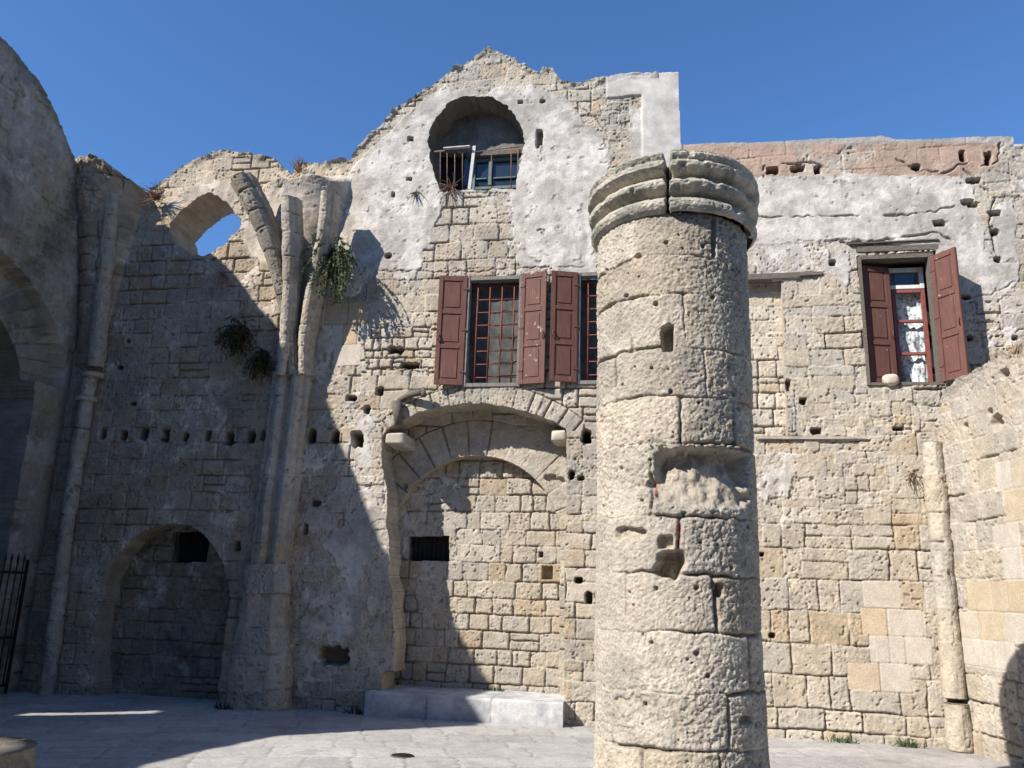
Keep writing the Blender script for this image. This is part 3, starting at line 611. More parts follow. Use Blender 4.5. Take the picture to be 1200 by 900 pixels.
# --- swept stone members (ribs, shafts, colonnettes)
def sweep(name, parent, path, sec, seed, m=None, step=.3, res=.012, tone=1.0, scale=None, rough=1.0, closed_ends=True, up=(0, -1, 0), grime=.4):
    m = m or M_WALL
    path = np.array(path, float); seg = np.linalg.norm(np.diff(path, axis=0), axis=1); s = np.concatenate([[0], np.cumsum(seg)])
    n = max(4, int(s[-1] / res)); t = np.linspace(0, s[-1], n)
    # smooth the path
    C = np.stack([np.interp(t, s, path[:, k]) for k in range(3)], 1)
    if len(path) > 3:
        kz = np.hanning(max(5, n // 5 | 1)); kz /= kz.sum(); pad = len(kz) // 2
        for k in range(3):
            e0 = 2 * C[0, k] - C[1:pad + 1, k][::-1]; e1 = 2 * C[-1, k] - C[-pad - 1:-1, k][::-1]
            C[:, k] = np.convolve(np.concatenate([e0, C[:, k], e1]), kz, 'valid')
    Tn = np.gradient(C, axis=0); Tn /= np.linalg.norm(Tn, axis=1)[:, None]
    upv = np.array(up, float)
    B = np.cross(Tn, upv); B /= np.linalg.norm(B, axis=1)[:, None]; A = np.cross(B, Tn)   # A ~ outward, B ~ sideways
    sec = np.array(sec, float); sl_ = np.linalg.norm(np.diff(np.vstack([sec, sec[:1]]), axis=0), axis=1); sp = np.concatenate([[0], np.cumsum(sl_)])
    ns = max(12, int(sp[-1] / .012)); q = np.linspace(0, sp[-1], ns, endpoint=False); cl = np.vstack([sec, sec[:1]])
    sx = np.interp(q, sp, cl[:, 0]); sy = np.interp(q, sp, cl[:, 1])
    sc = np.interp(t, [0, s[-1]], scale or [1, 1])
    Pn = C[:, None] + (B[:, None] * sx[None, :, None] + A[:, None] * sy[None, :, None]) * sc[:, None, None]
    rad = np.stack([sx, sy], 1); rad = rad / (np.linalg.norm(rad, axis=1)[:, None] + 1e-6)
    Nn = B[:, None] * rad[None, :, 0, None] + A[:, None] * rad[None, :, 1, None]
    QQ, TT = np.meshgrid(q, t)
    rs = np.random.RandomState(seed); jb = np.concatenate([[-.1], np.cumsum(step * (.75 + .5 * rs.rand(int(s[-1] / step * 1.6) + 3)))])
    tt = TT + .012 * (vn(QQ, TT, .1, seed + 1) - .5); k = np.searchsorted(jb, tt) - 1; dj = np.minimum(np.abs(tt - jb[k]), np.abs(jb[np.minimum(k + 1, len(jb) - 1)] - tt))
    hh, cc = masonry(QQ, TT, (k.astype(np.int64) * 37 + seed, dj), .1, seed + 5, er=.22, relief=.8 * rough, grime=grime, tone=tone, och=.03)
    hh = hh + .025 * rough * (fbm(QQ, TT, .25, seed + 7, 2) - .5)
    Pn = Pn + Nn * hh[..., None]
    V_ = Pn.reshape(-1, 3); nr, ncl = n, ns
    I = np.arange(nr * ncl).reshape(nr, ncl); I2 = np.roll(I, -1, 1)
    Q_ = np.stack([I[:-1].ravel(), I2[:-1].ravel(), I2[1:].ravel(), I[1:].ravel()], 1)
    colv = cc.reshape(-1, 4)
    Vs = [V_]; Qs = [Q_]; Cs = [colv]; base = len(V_)
    for end in (0, nr - 1):
        ringp = Pn[end]; cen = ringp.mean(0); inner = cen + (ringp - cen) * .5; Vs += [inner, cen[None]]; Cs += [colv[I[end]] * [.9, .9, .9, 1], colv[I[end]][:1]]
        ii = base + np.arange(ncl); ii2 = np.roll(ii, -1); o = I[end]; o2 = np.roll(o, -1)
        Qs.append(np.stack([o, o2, ii2, ii], 1)); cidx = base + ncl
        h2 = np.arange(0, ncl - 1, 2); Qs.append(np.stack([ii[h2], ii[h2 + 1], ii[(h2 + 2) % ncl], np.full(len(h2), cidx)], 1))
        base += ncl + 1
    me = np_mesh(name, np.concatenate(Vs), np.concatenate(Qs), np.concatenate(Cs), m)
    return link(name, me, parent)
def ribsec(w_, d_):   # moulded rib section: body with a roll at its nose
    pts = [(-w_ * .5, -d_), (w_ * .5, -d_), (w_ * .5, 0), (w_ * .36, .02), (w_ * .34, .07), (w_ * .22, .115), (0, .13), (-w_ * .22, .115), (-w_ * .34, .07), (-w_ * .36, .02), (-w_ * .5, 0)]
    return pts
def rp(lst): return [wal(x, y, -o) for x, y, o in lst]
sweep('rib', BAY, rp([(281, 208, .84), (298, 240, .75), (315, 280, .6), (327, 320, .45), (335, 360, .33), (340, 400, .24), (342, 440, .18)]), ribsec(.30, .24), 701, scale=[1.1, .62], tone=.62, grime=1.0)
sweep('rib', BAY, rp([(338, 232, .72), (340, 280, .62), (340, 320, .5), (338, 360, .39), (335, 400, .3), (330, 440, .22)]), ribsec(.25, .2), 702, scale=[1.0, .85], tone=.92)
sweep('rib', BAY, rp([(384, 226, .54), (381, 262, .48), (373, 305, .38), (364, 350, .3), (357, 395, .22), (356, 440, .17)]), ribsec(.22, .2), 703, scale=[1.0, .85], tone=.95)
# pilaster below the ribs: two rolls on a flat backing
pilsec = [(-.27, -.2), (.27, -.2), (.27, .04), (.2, .05), (.17, .11), (.1, .14), (.03, .11), (.01, .05), (-.03, .05), (-.06, .12), (-.13, .15), (-.2, .12), (-.22, .05), (-.27, .04)]
sweep('pilaster', BAY, rp([(342, 436, .1), (337, 480, .1), (325, 580, .1), (315, 668, .1)]), pilsec, 704, step=.42, tone=.95)
sweep('pilaster_base', BAY, rp([(312, 662, .12), (306, 740, .16), (300, 836, .2)]), [(-.34, -.2), (.34, -.2), (.34, .05), (.2, .12), (-.2, .14), (-.36, .05)], 705, step=.36, rough=2.6, scale=[.85, 1.15], tone=.9)
circ = lambda r, n=20: [(r * math.sin(2 * math.pi * k / n), r * math.cos(2 * math.pi * k / n)) for k in range(n)]
sweep('corner_shaft', BAY, rp([(132, 225, .35), (122, 330, .2), (112, 430, .1)]), circ(.12), 706, step=.4, tone=.85, grime=.8)
sweep('corner_shaft', BAY, rp([(106, 440, .1), (82, 590, .1), (54, 815, .1)]), circ(.105), 707, step=.45, tone=.85, grime=.6)
for y0, x0 in ((440, 109), (468, 101)):
    c = wal(x0, y0, -.1); sweep('impost', BAY, [c + [0, 0, .035], c - [0, 0, .035]], circ(.15), 708, step=.4, tone=.9)
# --- arch brackets, log, sill stones on the gabled wall
def rock(name, parent, c, size, seed, m=None, tone=1.0, col0=C_LIGHT, bev=.25):
    n = 26; rs = np.random.RandomState(seed)
    th = np.linspace(0, 2 * math.pi, n, endpoint=False); ph = np.linspace(-math.pi / 2, math.pi / 2, n // 2 + 1)
    TH, PH = np.meshgrid(th, ph); e = bev
    sg = lambda x, p: np.sign(x) * np.abs(x) ** p
    X = sg(np.cos(PH), e) * sg(np.cos(TH), e); Y_ = sg(np.cos(PH), e) * sg(np.sin(TH), e); Z = sg(np.sin(PH), e)
    k = 1 + .12 * (vn(TH * 1.0, PH, .8, seed) - .5) + .06 * (vn(TH, PH, .25, seed + 1) - .5)
    Pp = np.stack([X * size[0] / 2 * k + c[0], Y_ * size[1] / 2 * k + c[1], Z * size[2] / 2 * k + c[2]], 2)
    I = np.arange(TH.size).reshape(TH.shape); I2 = np.roll(I, -1, 1)
    Q_ = np.stack([I[:-1].ravel(), I2[:-1].ravel(), I2[1:].ravel(), I[1:].ravel()], 1)
    cc = np.concatenate([col0[None, None] * (.8 + .4 * vn(TH, PH, .3, seed + 2))[..., None] * tone, np.ones(TH.shape + (1,))], 2)
    me = np_mesh(name, Pp.reshape(-1, 3), Q_, cc.reshape(-1, 4), m or M_WALL)
    return link(name, me, parent)
b1 = wal(466, 517, .12); rock('bracket_stone', GAB, (b1[0] + .02, .2, b1[2]), (.28, .62, .17), 711, tone=.85, bev=.32)
b2 = wal(655, 513, .25); rock('bracket_stone', GAB, (b2[0] + .02, .3, b2[2]), (.22, .5, .16), 712, tone=.85, bev=.35)
lg = MB(); rr = random.Random(3)
p0 = wal(463, 468, -.03); p1 = wal(497, 459, -.16); lg.tube([p0 + np.array([-.02, .1, -.02]), (p0 + p1) / 2 + np.array([0, 0, .015]), p1], [.04, .045, .05], 9)
lg.tube([p1 + np.array([-.02, 0, .03]), p1 + np.array([0.01, -.03, -.07])], [.035, .04], 8)
lg.build('broken_beam', M_WOOD, GAB)
dg = MB(); q0 = wal(464, 470, -.08); dg.tube([q0, q0 + np.array([.06, .03, -.34])], [.075, .06], 8); dg.build('iron_pipe_stub', M_WOOD, GAB)

# ==================================================================  WINDOWS
def bars(mb, P0, P1, P2, P3, nvt, nh, r, wob=0.0, rnd=None):
    P0, P1, P2, P3 = map(np.array, (P0, P1, P2, P3))   # bl, br, tr, tl
    for k in range(nvt):
        t = (k + .5) / nvt; a = P0 * (1 - t) + P1 * t; b = P3 * (1 - t) + P2 * t
        mb.tube([a, (a + b) / 2 + np.array([wob * (rnd.random() - .5), 0, 0]), b], r, 6)
    for k in range(nh):
        t = (k + .6) / nh; a = P0 * (1 - t) + P3 * t; b = P1 * (1 - t) + P2 * t
        mb.tube([a + np.array([0, .012, 0]), b + np.array([0, .012, 0])], r * .9, 6)
def shutter(name, parent, hinge, z0, z1, wdt, ang, m, side_=1, label=None):
    """leaf hinged at hinge (x,y); ang = direction of the leaf in plan from the hinge (radians, 0 = +X, negative Y toward viewer)"""
    d = Vector((math.cos(ang), math.sin(ang), 0)); nrm = Vector((d.y, -d.x, 0))
    if nrm.y > 0: nrm = -nrm
    rot = Matrix((d, -nrm, Vector((0, 0, 1)))).transposed().to_euler()
    H = z1 - z0; mb = MB(); O = Vector((hinge[0], hinge[1], z0))
    def bx(u0, u1, v0, v1, t0, t1, bev=.004):
        c = O + d * ((u0 + u1) / 2) + Vector((0, 0, (v0 + v1) / 2)) + nrm * ((t0 + t1) / 2)
        mb.box(c, (abs(u1 - u0), abs(t1 - t0), abs(v1 - v0)), rot, bev)
    st = .062; bx(0, st, 0, H, -.018, .018); bx(wdt - st, wdt, 0, H, -.018, .018)
    rails = [0, .34, .67, 1]
    for k, r_ in enumerate(rails):
        hh_ = .075 if k in (0, 3) else .06; v0 = r_ * (H - hh_); bx(st + .001, wdt - st - .001, v0, v0 + hh_, -.0165, .0165)
    for k in range(3):
        v0 = rails[k] * (H - .06) + .085; v1 = rails[k + 1] * (H - .075) - .012
        bx(st - .005, wdt - st + .005, v0 - .03, v1 + .03, -.008, .004, .001)
        bx(st + .028, wdt - st - .028, v0 + .012, v1 - .012, -.012, .013, .006)
    for v in (.12, .5, .88):
        c = O + d * .02 + Vector((0, 0, H * v)) + nrm * .02; mb.box(c, (.07, .012, .03), rot, .003)
    cc_ = O + d * (wdt - .03) + Vector((0, 0, H * .42)) + nrm * .03; mb.tube([cc_ - Vector((0, 0, .05)), cc_ + nrm * .02, cc_ + Vector((0, 0, .05))], .008, 6)
    o = mb.build(name, m, parent)
    if label: o['label'] = label
    return o
def cloth(name, parent, x0, x1, z0, z1, Y, m, amp=.03, seed=1, fx=.3, fz=.9, thick=.006):
    n, k = 44, 60; u, v = np.meshgrid(np.linspace(x0, x1, n), np.linspace(z0, z1, k))
    y = Y + amp * (fbm(u + .35 * v, v * .35, fx * .5, seed, 3) - .5) * 2.4
    c = np.full(u.shape + (4,), .1)
    return sheet(name, m, parent, np.stack([u, y, v], 2), (0, -1, 0), u * 0, c, np.ones((k - 1, n - 1), bool), thick, K=1)
def box_part(name, m, parent, boxes, bev=.004):
    mb = MB()
    for c, s_ in boxes: mb.box(c, s_, None, bev)
    return mb.build(name, m, parent)
def frame_boxes(x0, x1, z0, z1, Y, t=.05, d=.09):
    zc = (z0 + z1) / 2; xc = (x0 + x1) / 2
    return [((x0 + t / 2, Y, zc), (t, d, z1 - z0)), ((x1 - t / 2, Y, zc), (t, d, z1 - z0)), ((xc, Y + .002, z1 - t / 2), (x1 - x0 - 2 * t - .002, d - .004, t)), ((xc, Y + .002, z0 + t / 2), (x1 - x0 - 2 * t - .002, d - .004, t))]
def barred(x0, x1, z0, z1, nm_label, seed, nv_, red=False):
    W_ = box_part('window', M_WOODV, GAB, frame_boxes(x0 - .02, x1 + .02, z0 - .02, z1 + .02, .03, .055, .12))
    W_['label'] = nm_label
    mb = MB(); rd = random.Random(seed); bars(mb, (x0 + .05, .06, z0 + .02), (x1 - .03, .06, z0 + .02), (x1 - .03, .06, z1 - .03), (x0 + .05, .06, z1 - .03), nv_, 8, .0085, .012, rd); mb.build('grille', M_REDBAR, W_)
    cloth('hanging_cloth', W_, x0 - .02, x1 + .02, z0, z1, .2, M_CLOTH, .03, seed)
    return W_
zt = wal(575, 326)[2]; zb = wal(575, 452)[2]; xa = wal(546, 390)[0]; xb = wal(610, 390)[0]
W1 = barred(xa, xb, zb, zt, 'left barred window with both shutters open', 21, 4)
leaf = .40
shutter('shutter', W1, (xa - .005, -.03), zb - .0, zt + .02, leaf, math.pi + math.radians(11), M_SHUT, label='clean left shutter of the left window')
shutter('shutter', W1, (xb + .0, -.035), zb + .0, zt + .03, leaf - .02, -math.radians(13), M_SHUTW, label='middle shutter with flaking white patches')
rc = wal(540, 437, .15); rock('red_rag', W1, (rc[0] - .05, .15, rc[2]), (.16, .05, .2), 731, m=M_REDC, bev=.8)
xa2 = wal(677, 390)[0]; xb2 = wal(741, 390)[0]
W2 = barred(xa2, xb2, wal(700, 449)[2], wal(700, 321)[2], 'right barred window half hidden by the column', 22, 4)
shutter('shutter', W2, (xa2 - .005, -.04), wal(700, 449)[2], wal(700, 320)[2], leaf - .03, math.pi + math.radians(17), M_SHUT, label='left shutter beside the column')
shutter('shutter', W2, (xb2 + .005, -.04), wal(700, 449)[2], wal(700, 320)[2], leaf, -math.radians(10), M_SHUT)
# right window of the house wall
x0, z0 = wal(1018, 450)[0], wal(1050, 450)[2]; x1 = wal(1096, 380)[0]; z1 = wal(1050, 303)[2]
WR = box_part('window', M_WOOD, HOU, frame_boxes(x0 - .02, x1 + .03, z0 - .02, z1 + .04, .06, .042, .16))
shutter('shutter', WR, (x0 + .035, .07), z0 + .02, z1 - .06, .37, math.radians(14), M_SHUT, label='inner left shutter folded half closed')
shutter('shutter', WR, (x1 + .0, -.06), z0 + .0, z1 - .02, .37, -math.radians(57), M_SHUT, label='outer right shutter swung outward')
gx0 = wal(1047, 380, .26)[0]; gx1 = x1 - .01; gz0 = z0 + .02; gz1 = z1 - .04; gm_ = gz1 - .3; GYW = .26
box_part('transom', M_WHITE, WR, frame_boxes(gx0 - .3, gx1, gm_, gz1, GYW, .055, .06), .004)
bb = frame_boxes(gx0, gx1, gz0, gm_ - .004, GYW, .05, .05)
for k in (1, 2): zz = gz0 + (gm_ - gz0) * k / 3; bb.append((((gx0 + gx1) / 2, GYW, zz), (gx1 - gx0 - .104, .044, .04)))
box_part('sash', M_REDWOOD, WR, bb)
cloth('lace_curtain', WR, gx0 + .03, gx1 - .03, gz0, gz1, GYW + .09, M_LACE, .06, 41, .16)
box_part('pane', M_GLASS, WR, [(((gx0 + gx1) / 2, GYW + .012, gm_ + .15), (gx1 - gx0 - .12, .006, .18))])
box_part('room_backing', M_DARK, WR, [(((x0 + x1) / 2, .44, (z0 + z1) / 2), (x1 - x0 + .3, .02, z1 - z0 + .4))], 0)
lb_ = MB(); c = wal(1050, 297); rd = random.Random(5)
lb_.box((c[0] + .02, .10, wal(1050, 291)[2]), (1.02, .22, .10), None, .012, .004, rd); lb_.box((c[0], .06, wal(1050, 300)[2] + .0), (.93, .12, .075), None, .01, .004, rd)
lb_.box((wal(1046, 283)[0], -.012, wal(1046, 284)[2]), (1.12, .05, .028), Euler((0, -.012, 0)), .008, .004, rd)
lb_.build('lintel', M_WOOD, WR)
lb2 = MB(); lb2.box((wal(893, 326)[0], .05, wal(893, 325)[2]), (.98, .16, .09), Euler((0, -.01, 0)), .01, .004, rd); lb2.box((wal(940, 321)[0] + .05, -.006, wal(940, 322)[2]), (.42, .05, .06), Euler((0, -.02, 0)), .01, .003, rd); lb2.build('doorway_lintel', M_WOOD, HOU)
st_ = MB(); q = wal(950, 514); st_.box((q[0], -.01, q[2]), (1.35, .06, .045), Euler((0, .005, 0)), .015, .006, rd); 
o = st_.build('string_course', noisy_mat('grey_ledge_stone', (.3, .27, .23), (.45, .4, .34), 12, .95, bump=.8, bdist=.01), HOU)
# niche slot and low niche slot: iron-barred dark openings
for root, poly, Y in ((GAB, slot, IY), (BAY, lslot, .36)):
    xs = [p[0] for p in poly]; zs = [p[1] for p in poly]; mb = MB()
    for k in range(9): x = min(xs) + (max(xs) - min(xs)) * (k + .5) / 9; mb.tube([(x, Y + .05, min(zs)), (x, Y + .05, max(zs))], .006, 6)
    W_ = mb.build('vent_grille', M_IRON, root)
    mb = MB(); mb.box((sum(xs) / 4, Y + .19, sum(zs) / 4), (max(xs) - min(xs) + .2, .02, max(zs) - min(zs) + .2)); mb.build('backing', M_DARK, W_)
# upper round-arched window
UY = .56
a = wal(553, 222, UY); b = wal(609, 184, UY)
bb = frame_boxes(a[0], b[0] + .02, a[2] - .02, b[2], UY, .05, .05); xm = wal(575, 200, UY)[0]
bb.append(((xm, UY + .001, (a[2] + b[2]) / 2), (.06, .044, b[2] - a[2] - .1))); zz = wal(560, 210, UY)[2]; bb.append((((a[0] + xm) / 2, UY + .001, zz), (xm - a[0] - .12, .03, .025))); bb.append((((b[0] + xm) / 2, UY + .001, zz), (b[0] - xm - .1, .03, .025)))
WU = box_part('window', M_TEAL, GAB, bb); WU['label'] = 'teal window deep in the round arch high in the gable'
box_part('pane', M_GLASS, WU, [(((a[0] + b[0]) / 2, UY + .03, (a[2] + b[2]) / 2), (b[0] - a[0] + .3, .008, b[2] - a[2] + .25))])
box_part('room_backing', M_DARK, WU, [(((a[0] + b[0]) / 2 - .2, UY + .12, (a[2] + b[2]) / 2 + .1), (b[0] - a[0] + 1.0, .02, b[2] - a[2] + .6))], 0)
c = wal(578, 180, UY - .06); box_part('lintel', M_WOOD, WU, [((c[0], UY - .04, c[2]), (.85, .1, .09))], .01)
mb = MB(); e0 = wal(509, 178, .02); e1 = wal(551, 174, .02); mb.tube([e0, e1], .014, 6)
for x in (516, 524, 533, 542): mb.tube([wal(x, 224, .02), wal(x, 176, .02)], .007, 6)
for x, yt in ((576, 171), (599, 170), (607, 170)): mb.tube([wal(x, 221, .05), wal(x, yt, .05)], .007, 6)
mb.tube([wal(556, 178, .04), wal(609, 172, .04)], .006, 6)
mb.build('railing', M_RUST, WU)
mb = MB(); a_ = wal(550, 222, .03); b_ = wal(556, 171, .03); v_ = (b_ - a_); mb.box((a_ + b_) / 2, (.05, .02, np.linalg.norm(v_)), Euler((0, math.atan2(v_[0], v_[2]), 0)), .004)
a_ = wal(520, 174, -.02); b_ = wal(551, 172, -.02); mb.box((a_ + b_) / 2, (np.linalg.norm(b_ - a_), .06, .022), Euler((0, -.02, 0)), .004)
mb.build('propped_plank', M_PLANK, WU)
# ==================================================================  LEFT WALL (apse side), plane X = XL, runs toward the viewer
XL = -8.75
LW = thing('apse_wall', 'shaded left wall with a big round archway and curved top, running toward the viewer', 'wall', (XL, -3, 0))
LT = [(.06, -.04), (.06, 7.0), (-.1, 7.15), (-.3, 7.35), (-.62, 7.68), (-.94, 8.03), (-1.34, 8.36), (-1.64, 8.51), (-1.92, 8.6), (-2.3, 8.68), (-2.65, 8.66), (-3.1, 8.66), (-3.72, 8.64), (-4.02, 8.35), (-4.27, 8.07), (-4.55, 7.79), (-4.78, 7.54),
      (-5.22, 7.3), (-5.52, 7.2), (-6.1, 7.05), (-6.75, 6.92), (-6.6, 6.2), (-6.55, 5.79), (-6.43, 5.0), (-7.13, 4.67), (-7.86, 4.55), (-13, 4.6), (-13, -.04)]
lu, lv = np.meshgrid(np.arange(-13, .08, .0125), np.arange(-.05, 9.0, .0125))
ok = inpoly(lu + .03 * (vn(lu, lv, .1, 801) - .5), lv + .04 * (vn(lu, lv, .12, 802) - .5), LT)
def archmask(u, v, yc, zs, rh, rv): return ((np.abs(u - yc) < rh) & (v < zs)) | ((((u - yc) / rh) ** 2 + ((v - zs) / rv) ** 2 < 1) & (v >= zs))
inner = archmask(lu, lv, -2.6, 3.95, 1.94, 1.45); outerm = archmask(lu, lv, -2.6, 4.3, 2.46, 1.65) & (lv > 4.28)
ll = ashlar(lu, lv, .30, .42, 811, warp=.014)
edge2 = 1 - np.clip((blur(ok, 14) - .5) * 2.2, 0, 1)
r_ = np.sqrt(((lu + 2.6) / 2.46) ** 2 + ((lv - 4.3) / 1.65) ** 2)
a_ = np.arctan2((lu + 2.6) / 2.46, (lv - 4.3) / 1.65); na = math.radians(9); dd_ = (na / 2 - np.abs(a_ / na - np.floor(a_ / na + .5)) * na) * 1.9
vz_ = (r_ < 1.0) & (lv > 4.3)
ll = (np.where(vz_, 999 + np.floor(a_ / na + .5).astype(int), ll[0]), np.where(vz_, np.maximum(dd_, 0), ll[1]))
hL, cL = masonry(lu, lv, ll, .36 * (1 - np.clip(edge2 * 2, 0, 1)) - .4 * outerm, 81, er=.6, grime=1.0, tone=.68, pcol=C_PLAS * .66)  # stone tone lowered to deepen the shade on this wall
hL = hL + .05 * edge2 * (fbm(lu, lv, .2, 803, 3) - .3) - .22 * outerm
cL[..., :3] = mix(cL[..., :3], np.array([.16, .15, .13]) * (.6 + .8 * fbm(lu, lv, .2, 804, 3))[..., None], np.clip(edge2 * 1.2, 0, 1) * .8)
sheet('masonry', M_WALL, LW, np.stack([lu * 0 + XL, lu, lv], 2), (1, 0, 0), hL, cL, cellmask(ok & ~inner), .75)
# vaulted chamber behind the archway, closed but for one slanting slit; darkness toned into its stone
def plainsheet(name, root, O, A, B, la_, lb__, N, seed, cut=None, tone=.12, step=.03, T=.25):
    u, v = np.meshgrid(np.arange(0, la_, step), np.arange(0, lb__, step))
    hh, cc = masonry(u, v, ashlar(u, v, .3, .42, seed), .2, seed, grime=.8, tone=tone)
    okk = np.ones(u.shape, bool) if cut is None else ~cut(u, v)
    Pp = np.array(O, float) + u[..., None] * np.array(A, float) + v[..., None] * np.array(B, float)
    return sheet(name, M_WALL, root, Pp, N, hh * .6, cc, cellmask(okk), T, K=2)
XC = -11.2
def slit(u, v):
    y = -7.4 + u; t = np.clip((v - 4.12) / 1.32, 0, 1)
    return (np.abs(y - (-5.39 - .51 * t)) < .10) & (v > 4.12) & (v < 5.44)
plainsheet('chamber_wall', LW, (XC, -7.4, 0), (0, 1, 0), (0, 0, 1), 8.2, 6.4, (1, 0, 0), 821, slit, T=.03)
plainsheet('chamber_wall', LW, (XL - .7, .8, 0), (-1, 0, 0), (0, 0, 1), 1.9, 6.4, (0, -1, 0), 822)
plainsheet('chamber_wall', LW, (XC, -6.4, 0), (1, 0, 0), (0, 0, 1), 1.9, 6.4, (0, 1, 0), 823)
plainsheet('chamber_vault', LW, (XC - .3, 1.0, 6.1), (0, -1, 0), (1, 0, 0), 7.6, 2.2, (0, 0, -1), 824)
# iron gate leaf standing in front of the archway jamb
GT = thing('iron_gate', 'black spiked iron gate leaf standing open against the shaded left wall', 'gate', (XL + .16, -1.0, 0))
gxp = XL + .16
mb = MB()
for k in range(13):
    y = -.5 - k * .115; mb.tube([(gxp, y, .12), (gxp, y, 1.72), ], .009, 6); mb.tube([(gxp, y, 1.72), (gxp, y, 1.78), (gxp, y, 1.86)], [.009, .019, .002], 6)
mb.build('bars', M_IRON, GT)
mb = MB()
for z in (.14, .75, 1.6): mb.box((gxp, -1.19, z), (.03, 1.5, .035), None, .003)
for y in (-.43, -1.95): mb.box((gxp, y, .9), (.035, .035, 1.75), None, .003)
mb.build('rails', M_IRON, GT)

# ==================================================================  RIGHT SIDE WALL, comes toward the viewer from the corner
g1_ = gnd(1190, 899); RO = np.array([3.40, 0.02, 0]); RD = np.array([g1_[0] - 3.40, g1_[1], 0]); RD = RD / np.linalg.norm(RD); RN = np.array([RD[1], -RD[0], 0]); RN = RN if RN[0] < 0 else -RN
print('RD', RD)
def rwp(x, y):
    d = _ray(x, y); t = np.dot(RO - CAMP, RN) / np.dot(d, RN); p = CAMP + d * t; return (float(np.dot(p - RO, RD)), float(p[2]))
rt = [rwp(*q) for q in ((1104, 470), (1112, 452), (1130, 441), (1146, 430), (1160, 424), (1180, 420), (1200, 412))]
print('RT', rt)
SW = thing('side_wall', 'ruined sunlit wall stub with sloping broken top at the right edge, coming toward the viewer', 'wall', (3.4, -2, 0))
ru, rv = np.meshgrid(np.arange(0, 5.2, .0105), np.arange(-.05, 4.6, .0105))
RTP = [(-.1, -.04), (-.1, 3.55), (.1, 3.75)] + [q for q in rt if q[0] > .1] + [(5.1, rt[-1][1] - .3), (5.1, -.04)]
okr = inpoly(ru, rv + .06 * (vn(ru, rv, .2, 831) - .5) + .04 * (vn(ru, rv, .07, 832) - .5), RTP)
edr = 1 - np.clip((blur(okr, 10) - .5) * 2.2, 0, 1); edr *= (rv > .5)
lr = ashlar(ru, rv, .29, .36, 841, warp=.012)
lr2 = ashlar(ru, rv, .3, .34, 842, warp=.001, split=0)
npoly = inpoly(ru, rv, [rwp(*q) for q in ((1126, 690), (1165, 678), (1165, 540), (1200, 530), (1215, 760), (1160, 790), (1128, 770))])
npl = snap(npoly, lr2[0])
lr = (np.where(npl, lr2[0] + 5000, lr[0]), np.where(npl, lr2[1], lr[1]))
hR, cR = masonry(ru, rv, lr, .12, 83, er=.5, grime=.3, tone=1.0)
rn2 = hsh(lr[0], 78); hR = mix(hR, -.006 - .012 * np.exp(-(lr[1] / .004) ** 2), npl.astype(float))
cR[..., :3] = mix(cR[..., :3], mix(np.array([.5, .45, .38])[None, None] * np.ones(ru.shape + (1,)), np.array([.47, .38, .26]), sst(.4, 1, rn2)) * (.9 + .2 * fbm(ru, rv, .2, 843, 3))[..., None], npl * .9)
hR = hR + edr * .09 * (fbm(ru, rv, .18, 833, 3) - .3)
for (x, y, r0) in ((1177, 438, .06), (1168, 495, .09), (1131, 500, .04), (1105, 558, .03), (1160, 483, .04)):
    a0, b0 = rwp(x, y); m = 1 - sst(.7, 1.1, np.hypot((ru - a0) / r0 / 1.3, (rv - b0) / r0) + .4 * (vn(ru, rv, .05, 834) - .5)); hR = mix(hR, hR * 0 - .12, m)
sheet('masonry', M_WALL, SW, RO + ru[..., None] * RD + rv[..., None] * np.array([0, 0, 1.]), RN, hR, cR, cellmask(okr), .7)
def cp_(x, y, o=.1): c = wal(x, y, -o); return c
sweep('corner_shaft', SW, [cp_(1092, 519), cp_(1103, 640), cp_(1119, 818)], circ(.125, 24), 851, step=.42, tone=1.02, grime=.3)
sweep('corner_shaft', SW, [cp_(1121, 824, .12), cp_(1127, 880, .12)], circ(.13, 24), 852, step=.6, tone=1.0, rough=1.4, grime=.3)
# wall set back behind the right edge of the house
bw = wal(1191, 168, 2.0)
BWL = thing('set_back_wall', 'dark shaded wall set back behind the far right edge of the house wall', 'wall', (6.5, 2.0, 0))
u, v = np.meshgrid(np.arange(4.0, 9.5, .02), np.arange(-.05, bw[2], .02)); hh, cc = masonry(u, v, ashlar(u, v, .3, .4, 861), .3, 86, grime=.5)
sheet('masonry', M_WALL, BWL, np.stack([u, u * 0 + 2.0, v], 2), NB, hh, cc, cellmask(np.ones(u.shape, bool)), .5)

# ==================================================================  COLUMN
CDEP = 5.88; CY = CAMP[1] + CDEP
def colgeo(ya, xl, xr):
    l = _ray(xl, ya); r = _ray(xr, ya); al = math.atan2(l[0], l[1]); ar = math.atan2(r[0], r[1]); mid = (al + ar) / 2; hf = (ar - al) / 2
    return CDEP * math.tan(mid), CDEP / math.cos(mid) * math.sin(hf)
for ya, xl, xr in ((300, 697, 873), (500, 700, 884), (700, 702, 890), (880, 705, 900)): print('COL', ya, colgeo(ya, xl, xr))
CX, CRAD = colgeo(500, 700, 883)
def colth(x, y, rr=None):
    rr = rr or CRAD; d = _ray(x, y); ox, oy = CAMP[0] - CX, CAMP[1] - CY
    A = d[0] ** 2 + d[1] ** 2; B = 2 * (ox * d[0] + oy * d[1]); Cq = ox * ox + oy * oy - rr * rr; D = max(B * B - 4 * A * Cq, 0)
    t = (-B - math.sqrt(D)) / (2 * A); p = CAMP + d * t; return math.atan2(p[0] - CX, -(p[1] - CY)), p[2]
CL = thing('stone_column', 'thick free-standing drum column of pitted sandstone with a moulded cracked capital', 'column', (CX, CY, 0))
ztop = colth(790, 253)[1]
nth = 560; th = np.linspace(-math.pi, math.pi, nth); dz = .0062
